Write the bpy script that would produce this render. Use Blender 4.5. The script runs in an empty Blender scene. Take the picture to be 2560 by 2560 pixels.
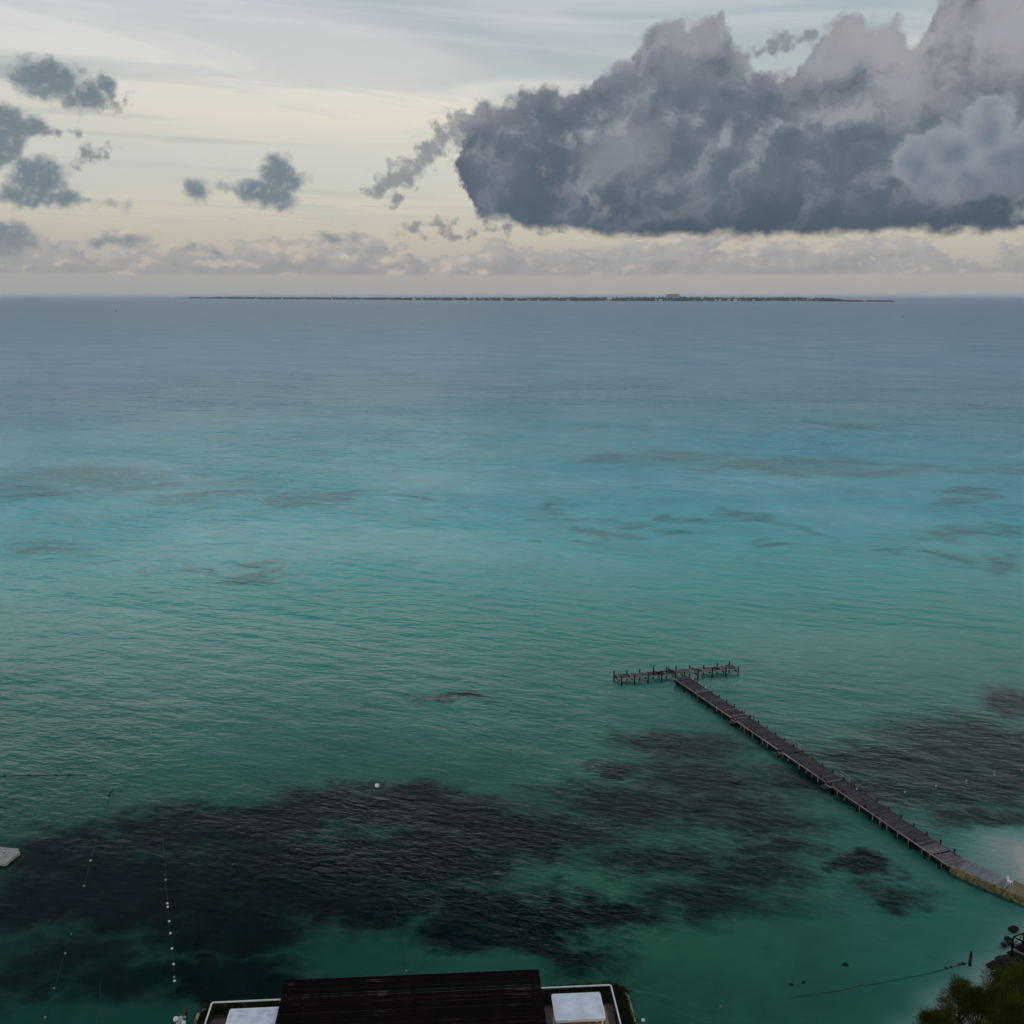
import bpy, bmesh, math, random
import numpy as np
from mathutils import Vector, Matrix, noise as mnoise

R = math.radians
random.seed(7)
rng = np.random.default_rng(7)
scene = bpy.context.scene
COL = scene.collection

# ------------------------------------------------------------------ camera
F_PX = 2567.0                      # focal length in photo pixels (2560 wide)
HORIZON_Y = 739.5
CAM_H = 60.0
PITCH = math.atan((1280 - HORIZON_Y) / F_PX)
cam_data = bpy.data.cameras.new('camera')
cam = bpy.data.objects.new('camera', cam_data)
COL.objects.link(cam)
cam.location = (0, 0, CAM_H)
cam.rotation_euler = (R(90) - PITCH, 0, 0)
cam_data.sensor_width = 36.0
cam_data.lens = 36.0 * F_PX / 2560.0
cam_data.clip_start = 0.5
cam_data.clip_end = 400000
scene.camera = cam
scene.view_settings.view_transform = 'Standard'
scene.view_settings.look = 'None'
scene.view_settings.exposure = 0.0
scene.view_settings.gamma = 1.0
scene.view_settings.use_curve_mapping = False
scene.cycles.max_bounces = 4
scene.cycles.diffuse_bounces = 2
scene.cycles.use_adaptive_sampling = True
scene.cycles.adaptive_threshold = 0.03
scene.cycles.adaptive_min_samples = 16
scene.cycles.transparent_max_bounces = 10
scene.cycles.use_denoising = True

CP, SP = math.cos(PITCH), math.sin(PITCH)


def ray(px, py):
    a = (px - 1280) / F_PX
    b = (1280 - py) / F_PX
    return Vector((a, CP + b * SP, -SP + b * CP))


def at(px, py, z=0.0):
    """Point of the plane at height z seen in the photo at px, py."""
    d = ray(px, py)
    t = (z - CAM_H) / d.z
    return Vector((d.x * t, d.y * t, z))


def azel(px, py):
    d = ray(px, py).normalized()
    return math.degrees(math.atan2(d.x, d.y)), math.degrees(math.asin(d.z))


def lin(r, g, b):
    f = lambda c: (c / 255) / 12.92 if c / 255 <= 0.04045 else ((c / 255 + 0.055) / 1.055) ** 2.4
    return (f(r), f(g), f(b), 1.0)


# ------------------------------------------------------------------ node helper
class NB:
    def __init__(self, tree):
        self.t = tree
        self.n = tree.nodes
        self.l = tree.links

    def put(self, sock, v):
        if isinstance(v, bpy.types.NodeSocket):
            self.l.new(v, sock)
        elif v is not None:
            sock.default_value = v

    def m(self, op, a, b=None, c=None, clamp=False):
        nd = self.n.new('ShaderNodeMath')
        nd.operation = op
        nd.use_clamp = clamp
        self.put(nd.inputs[0], a)
        if b is not None: self.put(nd.inputs[1], b)
        if c is not None: self.put(nd.inputs[2], c)
        return nd.outputs[0]

    def vm(self, op, a, b=None, c=None):
        nd = self.n.new('ShaderNodeVectorMath')
        nd.operation = op
        self.put(nd.inputs[0], a)
        if b is not None: self.put(nd.inputs[1], b)
        if c is not None: self.put(nd.inputs[2], c)
        return nd.outputs['Value'] if op in ('LENGTH', 'DOT_PRODUCT', 'DISTANCE') else nd.outputs[0]

    def xyz(self, x, y, z):
        nd = self.n.new('ShaderNodeCombineXYZ')
        self.put(nd.inputs[0], x); self.put(nd.inputs[1], y); self.put(nd.inputs[2], z)
        return nd.outputs[0]

    def sep(self, v):
        nd = self.n.new('ShaderNodeSeparateXYZ')
        self.put(nd.inputs[0], v)
        return nd.outputs

    def noise(self, v, scale, detail=4, rough=0.55, dist=0.0, color=False, lac=2.0, dim='2D'):
        nd = self.n.new('ShaderNodeTexNoise')
        nd.noise_dimensions = dim
        self.put(nd.inputs['Vector'], v)
        nd.inputs['Scale'].default_value = scale
        nd.inputs['Detail'].default_value = detail
        nd.inputs['Roughness'].default_value = rough
        nd.inputs['Lacunarity'].default_value = lac
        nd.inputs['Distortion'].default_value = dist
        return nd.outputs['Color' if color else 'Fac']

    def voronoi(self, v, scale, smooth=0.6, detail=0):
        nd = self.n.new('ShaderNodeTexVoronoi')
        nd.feature = 'SMOOTH_F1'
        nd.inputs['Smoothness'].default_value = smooth
        nd.voronoi_dimensions = '2D'
        self.put(nd.inputs['Vector'], v)
        nd.inputs['Scale'].default_value = scale
        nd.inputs['Detail'].default_value = detail
        return nd.outputs['Distance']

    def ss(self, v, lo, hi, a=0.0, b=1.0, smooth=True):
        nd = self.n.new('ShaderNodeMapRange')
        nd.interpolation_type = 'SMOOTHSTEP' if smooth else 'LINEAR'
        nd.clamp = True
        self.put(nd.inputs[0], v)
        self.put(nd.inputs[1], lo); self.put(nd.inputs[2], hi)
        self.put(nd.inputs[3], a); self.put(nd.inputs[4], b)
        return nd.outputs[0]

    def mix(self, fac, a, b, blend='MIX'):
        nd = self.n.new('ShaderNodeMix')
        nd.data_type = 'RGBA'
        nd.blend_type = blend
        nd.clamp_factor = True
        self.put(nd.inputs[0], fac)
        self.put(nd.inputs[6], a); self.put(nd.inputs[7], b)
        return nd.outputs[2]

    def ramp(self, fac, stops, interp='LINEAR'):
        nd = self.n.new('ShaderNodeValToRGB')
        cr = nd.color_ramp
        cr.interpolation = interp
        while len(cr.elements) < len(stops):
            cr.elements.new(0.5)
        for e, (p, c) in zip(cr.elements, stops):
            e.position = p
            e.color = c
        self.put(nd.inputs[0], fac)
        return nd.outputs[0]

    def curve(self, v, pts):
        nd = self.n.new('ShaderNodeFloatCurve')
        c = nd.mapping.curves[0]
        pts = sorted(pts)
        while len(c.points) < len(pts):
            c.points.new(0.5, 0.5)
        for p, (x, y) in zip(c.points, pts):
            p.location = (x, y)
            p.handle_type = 'VECTOR'
        nd.mapping.update()
        self.put(nd.inputs['Value'], v)
        return nd.outputs[0]


# ------------------------------------------------------------------ world: evening sky with clouds
SUN_AZ, SUN_EL = R(-128), R(9)      # low sun behind the camera, to the left
WS = 0.1                            # background strength
world = bpy.data.worlds.new('World')
scene.world = world
world.use_nodes = True
wt = world.node_tree
wt.nodes.clear()
W = NB(wt)
tc = wt.nodes.new('ShaderNodeTexCoord')
DIR = tc.outputs['Generated']
sky = wt.nodes.new('ShaderNodeTexSky')
sky.sky_type = 'NISHITA'
sky.sun_disc = False
sky.sun_elevation = SUN_EL
sky.sun_rotation = SUN_AZ
sky.air_density = 1.0
sky.dust_density = 2.0
sky.ozone_density = 1.0


def wc(r, g, b):                    # a colour of the sky as it should appear on screen
    c = lin(r, g, b)
    return (c[0], c[1], c[2], 1.0)


dx, dy, dz = W.sep(DIR)
AZ = W.m('MULTIPLY', W.m('ARCTAN2', dx, dy), 57.29578)
EL = W.m('MULTIPLY', W.m('ARCSINE', dz), 57.29578)
P0 = W.xyz(AZ, EL, 0.0)

# --- high veil: thin cirrus sheet seen in perspective
zc = W.m('MAXIMUM', dz, 0.02)
plane = W.xyz(W.m('DIVIDE', dx, zc), W.m('DIVIDE', dy, zc), 0.0)
pl_rot = wt.nodes.new('ShaderNodeMapping')
pl_rot.vector_type = 'TEXTURE'
pl_rot.inputs['Rotation'].default_value = (0, 0, R(27))
pl_rot.inputs['Scale'].default_value = (3.0, 1.0, 1)
W.put(pl_rot.inputs['Vector'], plane)
cir = W.noise(pl_rot.outputs[0], 0.7, 5, 0.55, 1.1)
cir_l = W.noise(W.xyz(W.m('MULTIPLY_ADD', EL, 0.06, W.m('MULTIPLY_ADD', AZ, 0.042, 7.3)), W.m('MULTIPLY_ADD', EL, 0.13, W.m('MULTIPLY_ADD', AZ, 0.022, 3.1)), 0.0), 1.0, 3, 0.5)
elN = W.m('DIVIDE', EL, 40.0, clamp=True)
veil = W.ramp(elN, [
    (0.000, wc(166, 163, 160)), (0.030, wc(174, 169, 164)), (0.075, wc(197, 188, 173)),
    (0.115, wc(210, 202, 186)), (0.150, wc(203, 204, 194)), (0.185, wc(211, 209, 198)),
    (0.225, wc(225, 218, 204)), (0.275, wc(224, 221, 214)), (0.350, wc(217, 218, 220)),
    (0.550, wc(196, 202, 209)), (1.000, wc(186, 196, 208))])
blue = W.ramp(elN, [
    (0.00, wc(165, 164, 162)), (0.12, wc(192, 196, 189)), (0.20, wc(196, 201, 196)),
    (0.35, wc(172, 186, 194)), (1.00, wc(140, 165, 192))])
nish = W.vm('SCALE', sky.outputs[0], None)
nish.node.inputs['Scale'].default_value = WS
blue = W.mix(0.12, blue, nish)
vf = W.m('ADD', W.ss(cir, 0.34, 0.64, 0.1, 0.95), W.ss(cir_l, 0.35, 0.65, -0.12, 0.45), clamp=True)
vf = W.m('MAXIMUM', vf, W.ss(EL, 2.5, 6.5, 0.92, 0.0))
veil_sky = W.mix(vf, blue, veil)
# the left is a little bluer and dimmer, as the veil thins out there
veil_sky = W.mix(W.ss(AZ, -30.0, 0.0, 0.10, 0.0), veil_sky, wc(120, 150, 165))


def lobes(P, items):
    field = None
    for (x, y, rx, ry) in items:
        ca, ce = azel(x, y)
        ra, re = rx / 44.0, ry / 44.0
        q = W.vm('MULTIPLY_ADD', P, (1 / ra, 1 / re, 0), (-ca / ra, -ce / re, 0))
        r = min(ra, re)
        f = W.m('MULTIPLY_ADD', W.vm('LENGTH', q), -r, r)
        field = f if field is None else W.m('MAXIMUM', field, f)
    return field


def bank(c):
    """Pale clouds low over the horizon, all the way round."""
    bank_n = W.noise(W.xyz(W.m('MULTIPLY', AZ, 0.36), W.m('MULTIPLY_ADD', EL, 0.55, 3.0), 0.0), 1.0, 5, 0.58)
    bank_l = W.noise(W.xyz(W.m('MULTIPLY', AZ, 0.055), 9.0, 0.0), 1.0, 1, 0.5)
    top = W.m('ADD', W.m('MULTIPLY_ADD', bank_n, 5.0, 0.0), W.m('MULTIPLY_ADD', bank_l, 3.4, -1.55))
    m_ = W.m('MULTIPLY', W.ss(W.m('SUBTRACT', top, EL), -0.06, 0.28), W.ss(EL, 0.98, 1.22))
    sh = W.m('ADD', 0.5, W.m('MULTIPLY', W.m('SUBTRACT', bank_n, W.noise(W.xyz(W.m('MULTIPLY_ADD', AZ, 0.36, -0.16), W.m('MULTIPLY_ADD', EL, 0.55, 3.22), 0.0), 1.0, 5, 0.58)), 1.3))
    c2 = W.mix(W.ss(EL, 1.0, 2.8), wc(156, 156, 157), wc(171, 168, 167))
    c2 = W.mix(W.ss(sh, 0.52, 0.76, 0.0, 0.75), c2, wc(203, 191, 177))
    c2 = W.mix(W.ss(sh, 0.30, 0.50, 0.7, 0.0), c2, wc(144, 148, 153))
    return W.mix(W.m('MULTIPLY', m_, 0.88), c, c2)


def warps():
    w1 = W.noise(P0, 0.55, 5, 0.62, color=True)
    w2 = W.noise(P0, 0.16, 1, 0.5, color=True)
    big = W.vm('ADD', W.vm('MULTIPLY_ADD', w1, (2.0, 1.5, 0), (-1.0, -0.75, 0)),
               W.vm('MULTIPLY_ADD', w2, (1.4, 1.0, 0), (-0.7, -0.5, 0)))
    pw = W.vm('ADD', P0, big)
    pws = W.vm('MULTIPLY_ADD', w1, (1.25, 0.95, 0), W.vm('ADD', P0, (-0.62, -0.47, 0)))
    fn = W.m('MULTIPLY_ADD', W.noise(P0, 1.4, 5, 0.54), 1.9, -0.90)
    cau = W.m('MULTIPLY_ADD', W.voronoi(pws, 0.8, 0.7), -1.0, 0.36)
    return pw, pws, fn, cau


def backdrop(col):
    sc = W.vm('SCALE', col, None)
    sc.node.inputs['Scale'].default_value = 1.0 / WS
    bg = wt.nodes.new('ShaderNodeBackground')
    W.put(bg.inputs['Color'], sc)
    bg.inputs['Strength'].default_value = WS
    return bg.outputs[0]


def choose(fac, no, yes):
    mx = wt.nodes.new('ShaderNodeMixShader')
    W.put(mx.inputs[0], fac)
    wt.links.new(no, mx.inputs[1])
    wt.links.new(yes, mx.inputs[2])
    return mx.outputs[0]


WISPS_L = [(1066, 392, 46, 44), (1012, 440, 56, 40), (975, 472, 46, 34), (1000, 505, 30, 22), (1092, 340, 34, 30), (1138, 292, 22, 16),
           (1040, 578, 36, 18), (235, 368, 44, 24), (200, 398, 36, 18), (170, 320, 30, 12), (280, 250, 44, 20), (120, 330, 30, 16), (1118, 578, 38, 26)]
WISPS_R = [(1066, 392, 46, 44), (1012, 440, 56, 40), (1092, 340, 34, 30), (1138, 292, 22, 16), (1040, 578, 36, 18),
           (1118, 578, 38, 26), (1150, 588, 44, 14), (1190, 588, 22, 12), (1253, 580, 20, 16), (1955, 95, 46, 30), (1915, 120, 30, 14), (2010, 80, 30, 20),
           (1150, 325, 50, 50), (1260, 568, 110, 14)]


def wisps(c, pw, fn, items):
    w_ = lobes(pw, items)
    m_ = W.ss(W.m('ADD', w_, W.m('MULTIPLY', fn, 1.0)), 0.0, 0.6)
    return W.mix(W.m('MULTIPLY', m_, 0.8), c, W.mix(W.ss(fn, -0.3, 0.4), wc(140, 144, 149), wc(124, 131, 139)))


def left_sky():
    c = bank(veil_sky)
    pw, pws, fn, cau = warps()
    # sun-touched caps of far cumulus
    caps = lobes(pws, [(318, 580, 28, 18), (745, 642, 26, 14), (868, 641, 32, 15), (975, 650, 30, 13), (1000, 630, 26, 11)])
    c = W.mix(W.ss(W.m('ADD', caps, W.m('MULTIPLY', fn, 0.35)), 0.0, 0.45, 0.0, 0.8), c, wc(214, 197, 176))
    # small ragged cumulus
    small = lobes(pws, [
        (120, 195, 82, 42), (60, 197, 50, 22), (215, 232, 50, 36), (255, 215, 36, 30), (185, 240, 40, 22), (140, 165, 40, 22),
        (5, 325, 66, 62), (80, 322, 44, 28), (-30, 350, 80, 60),
        (95, 450, 62, 50), (48, 488, 46, 34), (150, 494, 66, 24), (228, 505, 50, 11), (115, 425, 30, 24),
        (490, 478, 34, 21),
        (702, 440, 46, 48), (735, 450, 30, 34), (648, 476, 58, 34), (690, 494, 56, 26), (692, 408, 28, 24), (572, 477, 30, 11),
        (310, 602, 60, 19), (238, 606, 34, 15), (838, 594, 40, 13), (28, 598, 52, 44), (540, 632, 30, 14), (480, 620, 60, 9)])
    small = W.m('MULTIPLY_ADD', cau, 0.3, W.m('MULTIPLY_ADD', fn, 0.42, W.m('ADD', small, 0.10)))
    sc = W.mix(W.ss(small, 0.05, 0.7), wc(143, 151, 155), wc(112, 127, 137))
    sc = W.mix(W.ss(EL, 1.5, 4.0, 0.6, 0.0), sc, wc(160, 160, 158))
    emb = W.m('SUBTRACT', fn, W.m('MULTIPLY_ADD', W.noise(W.vm('ADD', P0, (-0.16, 0.22, 0)), 1.4, 5, 0.54), 1.9, -0.90))
    sc = W.mix(W.ss(emb, 0.0, 0.6, 0.0, 0.55), sc, wc(166, 170, 171))
    c = W.mix(W.ss(small, -0.05, 0.48, 0.0, 0.95), c, sc)
    return wisps(c, pw, fn, WISPS_L)


TOP = [(1060, 660), (1100, 585), (1118, 500), (1126, 420), (1118, 350), (1150, 300), (1200, 258), (1242, 262), (1270, 250), (1299, 231), (1344, 213),
       (1412, 215), (1464, 208), (1481, 190), (1490, 165), (1510, 143), (1583, 138), (1592, 105), (1617, 80), (1652, 46),
       (1697, 20), (1726, 34), (1737, 48), (1783, 30), (1803, 12), (1816, 46), (1840, 80), (1868, 108), (1902, 154),
       (1945, 180), (1990, 172), (2000, 130), (2030, 88), (2083, 49), (2100, 16), (2123, 8), (2150, 27), (2165, 64),
       (2185, 60), (2230, 45), (2265, 53), (2287, 80), (2312, 66), (2330, 0), (2350, -60), (2420, -150), (2560, -230),
       (2760, -260), (3000, -190), (3250, -30), (3500, 120), (3900, 330), (4200, 600)]


def right_sky():
    c = bank(veil_sky)
    pw, pws, fn, cau = warps()
    c = wisps(c, pw, fn, WISPS_R)
    # the big slate-grey cumulus
    A0, A1, EMAX = -8.0, 52.0, 26.0
    tp = []
    for (x, y) in TOP:
        a, e = azel(x, y)
        tp.append(((a - A0) / (A1 - A0), max(0.0, e / EMAX)))
    tp = [(0.0, 0.0)] + tp + [(1.0, 0.0)]
    pm = W.vm('SCALE', W.vm('ADD', pw, pws), None)
    pm.node.inputs['Scale'].default_value = 0.5
    aws, ews, _ = W.sep(pm)
    AWL = W.sep(pw)[0]
    u = W.m('DIVIDE', W.m('SUBTRACT', aws, A0), A1 - A0, clamp=True)
    ftop = W.m('SUBTRACT', W.m('MULTIPLY', W.curve(u, tp), EMAX), ews)
    base_n = W.noise(W.xyz(W.m('MULTIPLY', AZ, 0.42), W.m('MULTIPLY', EL, 0.6), 0.0), 1.0, 5, 0.62)
    bot = W.m('ADD', W.ss(AZ, azel(1140, 0)[0], azel(1600, 0)[0], azel(1140, 556)[1], azel(1850, 596)[1]),
              W.m('MULTIPLY_ADD', base_n, 1.1, -0.52))
    bot = W.m('ADD', bot, W.ss(AWL, azel(1095, 0)[0], azel(1215, 0)[0], 3.2, 0.0))
    fbot = W.m('MULTIPLY_ADD', fn, 0.22, W.m('SUBTRACT', EL, bot))
    edge = W.m('MULTIPLY_ADD', cau, 0.9, W.m('MULTIPLY_ADD', fn, 0.36, ftop))
    hgt = W.m('DIVIDE', fbot, 12.0, clamp=True)
    n1 = W.noise(pw, 0.12, 3, 0.55)
    n2 = W.noise(pw, 0.38, 4, 0.58)
    relief = W.m('SUBTRACT', n2, W.noise(W.vm('ADD', pw, (-0.55, 0.75, 0)), 0.38, 4, 0.58))
    bc = W.ramp(W.m('ADD', hgt, W.m('MULTIPLY_ADD', n1, 1.0, -0.5)), [
        (0.0, wc(84, 97, 111)), (0.20, wc(94, 106, 119)), (0.45, wc(107, 117, 129)),
        (0.72, wc(128, 135, 144)), (1.0, wc(152, 152, 159))])
    right_t = W.m('MULTIPLY', W.ss(AZ, 10.0, 20.0), W.ss(EL, 7.0, 13.5))
    bc = W.mix(W.m('MULTIPLY', right_t, W.ss(n2, 0.35, 0.75, 0.0, 0.9)), bc, wc(170, 167, 171))
    bc = W.mix(W.ss(n2, 0.50, 0.80, 0.0, 0.30), bc, wc(140, 146, 155))
    bc = W.mix(W.ss(n2, 0.22, 0.48, 0.40, 0.0), bc, wc(80, 93, 107))
    bc = W.mix(W.m('MULTIPLY', W.ss(relief, 0.0, 0.28, 0.0, 0.75), W.ss(fbot, 0.5, 6.0, 0.3, 1.0)), bc, wc(156, 160, 168))
    bc = W.mix(W.ss(relief, -0.28, 0.0, 0.45, 0.0), bc, wc(84, 97, 111))
    bc = W.mix(W.ss(edge, 0.0, 1.4, 0.42, 0.0), bc, wc(152, 152, 156))
    bc = W.mix(W.m('MULTIPLY', W.ss(fbot, 0.0, 2.6, 0.6, 0.0), W.ss(AZ, 1.0, 9.0)), bc, wc(75, 89, 103))
    c = W.mix(W.m('MULTIPLY', W.ss(edge, -0.12, 0.50), W.ss(fbot, -0.12, 0.50)), c, bc)
    # breaks in the cloud
    gap = lobes(pw, [(1468, 332, 36, 20), (1490, 312, 28, 16), (1626, 226, 20, 14), (1168, 366, 28, 18), (1341, 420, 28, 9),
                     (1487, 478, 24, 26), (1455, 446, 20, 20), (1500, 520, 26, 16), (2545, 378, 48, 16), (2550, 510, 52, 22)])
    c = W.mix(W.ss(W.m('ADD', gap, W.m('MULTIPLY', fn, 0.7)), -0.15, 1.0, 0.0, 0.62), c, wc(182, 185, 184))
    pale = lobes(pw, [(1811, 366, 70, 24), (1919, 476, 54, 14), (2065, 478, 46, 14), (1540, 390, 110, 70),
                      (2080, 150, 80, 44), (2390, 60, 70, 70)])
    c = W.mix(W.ss(W.m('ADD', pale, W.m('MULTIPLY', fn, 0.6)), -0.4, 1.3, 0.0, 0.45), c, wc(150, 153, 160))
    # nearer, lighter tower at the right edge
    near = lobes(pws, [(2300, 410, 72, 66), (2380, 380, 90, 66), (2470, 340, 66, 74), (2478, 275, 34, 34), (2560, 400, 130, 80),
                       (2420, 440, 150, 60)])
    nf = W.m('MULTIPLY_ADD', cau, 0.7, W.m('MULTIPLY_ADD', fn, 0.22, near))
    nm = W.m('MULTIPLY', W.ss(nf, -0.05, 0.35), W.ss(EL, azel(2400, 560)[1], azel(2400, 400)[1]))
    nc = W.mix(W.ss(nf, 0.0, 1.6, 0.9, 0.0), wc(110, 122, 136), wc(154, 159, 168))
    nc = W.mix(W.ss(n2, 0.45, 0.75, 0.0, 0.4), nc, wc(136, 143, 153))
    return W.mix(W.m('MULTIPLY', nm, 0.85), c, nc)


def rest_sky():
    # broken cumulus of the same kind over the rest of the sky
    n = W.noise(plane, 0.55, 4, 0.58)
    out_f = W.m('MAXIMUM', W.ss(EL, 24.0, 32.0), W.ss(W.m('ABSOLUTE', AZ), 56.0, 70.0))
    m_ = W.m('MULTIPLY', W.m('MULTIPLY', W.ss(n, 0.56, 0.64), out_f), W.ss(EL, 6.0, 10.0))
    return W.mix(W.m('MULTIPLY', m_, 0.9), veil_sky, W.mix(W.ss(n, 0.58, 0.76), wc(168, 170, 176), wc(112, 122, 134)))


is_left = W.m('LESS_THAN', AZ, azel(1095, 400)[0])
in_l = W.m('MULTIPLY', W.m('LESS_THAN', EL, 17.0), W.m('GREATER_THAN', AZ, -34.0))
in_r = W.m('MULTIPLY', W.m('LESS_THAN', EL, 23.0), W.m('LESS_THAN', AZ, 52.0))
in_view = W.m('MULTIPLY', W.m('MULTIPLY_ADD', is_left, W.m('SUBTRACT', in_l, in_r), in_r), W.m('GREATER_THAN', EL, -0.5))
outside = choose(W.m('LESS_THAN', EL, 6.0), backdrop(rest_sky()), backdrop(bank(veil_sky)))
inside = choose(is_left, backdrop(right_sky()), backdrop(left_sky()))
wo = wt.nodes.new('ShaderNodeOutputWorld')
wt.links.new(choose(in_view, outside, inside), wo.inputs['Surface'])
world.cycles.sampling_method = 'NONE'

# ------------------------------------------------------------------ sun (low, veiled)
sun_d = bpy.data.lights.new('sun', 'SUN')
sun_d.energy = 0.35
sun_d.angle = R(14)
sun_d.color = (1.0, 0.86, 0.72)
sun = bpy.data.objects.new('sun', sun_d)
COL.objects.link(sun)
sdir = Vector((math.sin(SUN_AZ) * math.cos(SUN_EL), math.cos(SUN_AZ) * math.cos(SUN_EL), math.sin(SUN_EL)))
sun.rotation_euler = sdir.to_track_quat('Z', 'Y').to_euler()
sun.location = sdir * 300

# ------------------------------------------------------------------ object helpers


def tag(o, label=None, cat=None, group=None, kind=None):
    if label: o['label'] = label
    if cat: o['category'] = cat
    if group: o['group'] = group
    if kind: o['kind'] = kind
    return o


def link(name, mesh, mat=None, parent=None):
    o = bpy.data.objects.new(name, mesh)
    COL.objects.link(o)
    if mat is not None and not mesh.materials:
        mesh.materials.append(mat)
    if parent is not None:
        o.parent = parent
    return o


def empty(name, loc=(0, 0, 0), rz=0.0):
    o = bpy.data.objects.new(name, None)
    COL.objects.link(o)
    o.location = loc
    o.rotation_euler = (0, 0, rz)
    o.empty_display_size = 0.5
    return o


def mesh_of(bm, name, smooth=False):
    me = bpy.data.meshes.new(name)
    bm.to_mesh(me)
    bm.free()
    if smooth:
        me.polygons.foreach_set('use_smooth', [True] * len(me.polygons))
    return me


def pydata(name, v, f, smooth=False):
    me = bpy.data.meshes.new(name)
    me.from_pydata(v, [], f)
    me.update()
    if smooth:
        me.polygons.foreach_set('use_smooth', [True] * len(me.polygons))
    return me


def add_box(bm, c, s, rz=0.0, rot=None):
    M = Matrix.Translation(c) @ (rot.to_4x4() if rot is not None else Matrix.Rotation(rz, 4, 'Z')) @ Matrix.Diagonal((*s, 1))
    bmesh.ops.create_cube(bm, size=1.0, matrix=M)


def box_mesh(name, s, bevel=0.0):
    bm = bmesh.new()
    bmesh.ops.create_cube(bm, size=1.0, matrix=Matrix.Diagonal((*s, 1)))
    if bevel:
        bmesh.ops.bevel(bm, geom=bm.edges[:], offset=bevel, segments=1, affect='EDGES')
    return mesh_of(bm, name)


def add_tube(bm, p, q, r0, r1=None, n=8, caps=True):
    p, q = Vector(p), Vector(q)
    d = q - p
    r1 = r0 if r1 is None else r1
    M = Matrix.Translation((p + q) / 2) @ d.to_track_quat('Z', 'Y').to_matrix().to_4x4()
    bmesh.ops.create_cone(bm, cap_ends=caps, segments=n, radius1=r0, radius2=r1, depth=d.length, matrix=M)


def tube_obj(name, p, q, r0, mat, parent=None, r1=None, n=8):
    bm = bmesh.new()
    add_tube(bm, p, q, r0, r1, n)
    return link(name, mesh_of(bm, name), mat, parent)


def bar(name, p, q, w, h, mat, parent=None, bevel=0.0):
    """A rectangular timber from p to q, w wide and h high."""
    p, q = Vector(p), Vector(q)
    d = q - p
    me = box_mesh(name, (d.length, w, h), bevel)
    o = link(name, me, mat, parent)
    o.location = (p + q) / 2
    o.rotation_euler = (0, -math.atan2(d.z, math.hypot(d.x, d.y)), math.atan2(d.y, d.x))
    return o


def rope_mesh(name, pts, r, n=5):
    v, f = [], []
    k = len(pts)
    for i, p in enumerate(pts):
        p = Vector(p)
        t = (Vector(pts[min(i + 1, k - 1)]) - Vector(pts[max(i - 1, 0)])).normalized()
        a = t.cross(Vector((0, 0, 1))).normalized()
        b = a.cross(t)
        for j in range(n):
            w = 2 * math.pi * j / n
            v.append(p + a * math.cos(w) * r + b * math.sin(w) * r)
    for i in range(k - 1):
        for j in range(n):
            f.append((i * n + j, i * n + (j + 1) % n, (i + 1) * n + (j + 1) % n, (i + 1) * n + j))
    return pydata(name, v, f, True)


# ------------------------------------------------------------------ materials
def mat_new(name):
    m = bpy.data.materials.new(name)
    m.use_nodes = True
    m.node_tree.nodes.clear()
    b = NB(m.node_tree)
    out = m.node_tree.nodes.new('ShaderNodeOutputMaterial')
    return m, b, out


def plain(name, c1, c2, scale=3.0, rough=0.7, bump=0.0, detail=5, stretch=(1, 1, 1), rnd=0.0, spec=0.4, c3=None, metal=0.0):
    """Procedural two-tone surface with grain, wear and a little relief."""
    m, b, out = mat_new(name)
    co = m.node_tree.nodes.new('ShaderNodeTexCoord')
    v = b.vm('MULTIPLY', co.outputs['Object'], stretch)
    oi = m.node_tree.nodes.new('ShaderNodeObjectInfo')
    v = b.vm('ADD', v, b.vm('SCALE', oi.outputs['Location'], None))
    v.node.inputs[1].links[0].from_node.inputs['Scale'].default_value = 0.37
    n = b.noise(v, scale, detail, 0.6, dim='3D')
    col = b.mix(b.ss(n, 0.3, 0.7), (*c1, 1), (*c2, 1))
    if c3 is not None:
        n2 = b.noise(v, scale * 0.4, 6, 0.65, dim='3D')
        col = b.mix(b.ss(n2, 0.54, 0.66), col, (*c3, 1))
    if rnd:
        k = b.ss(oi.outputs['Random'], 0, 1, 1 - rnd, 1 + rnd, smooth=False)
        col = b.vm('SCALE', col, None)
        b.put(col.node.inputs['Scale'], k)
    p = m.node_tree.nodes.new('ShaderNodeBsdfPrincipled')
    b.put(p.inputs['Base Color'], col)
    p.inputs['Roughness'].default_value = rough
    p.inputs['Specular IOR Level'].default_value = spec
    p.inputs['Metallic'].default_value = metal
    if bump:
        bp = m.node_tree.nodes.new('ShaderNodeBump')
        bp.inputs['Distance'].default_value = bump
        b.put(bp.inputs['Height'], n)
        b.put(p.inputs['Normal'], bp.outputs[0])
    m.node_tree.links.new(p.outputs[0], out.inputs[0])
    return m


M = {}
M['plank'] = plain('weathered_plank', (0.032, 0.026, 0.032), (0.066, 0.055, 0.063), 3, 0.85, 0.01, stretch=(4, 1, 1), rnd=0.28, c3=(0.028, 0.022, 0.026))
M['plank_pale'] = plain('bleached_plank', (0.10, 0.09, 0.09), (0.19, 0.17, 0.165), 3, 0.9, 0.01, stretch=(4, 1, 1), rnd=0.4, c3=(0.07, 0.06, 0.058))
M['beam'] = plain('edge_beam', (0.20, 0.175, 0.14), (0.33, 0.295, 0.24), 2, 0.85, 0.01, c3=(0.10, 0.08, 0.06), rnd=0.2)
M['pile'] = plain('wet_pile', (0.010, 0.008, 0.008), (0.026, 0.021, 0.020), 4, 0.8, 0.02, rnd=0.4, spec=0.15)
M['pipe'] = plain('pale_prop', (0.17, 0.15, 0.125), (0.27, 0.245, 0.21), 3, 0.7, rnd=0.3)
M['white_paint'] = plain('white_rail', (0.66, 0.67, 0.66), (0.78, 0.78, 0.77), 2, 0.45)
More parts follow.
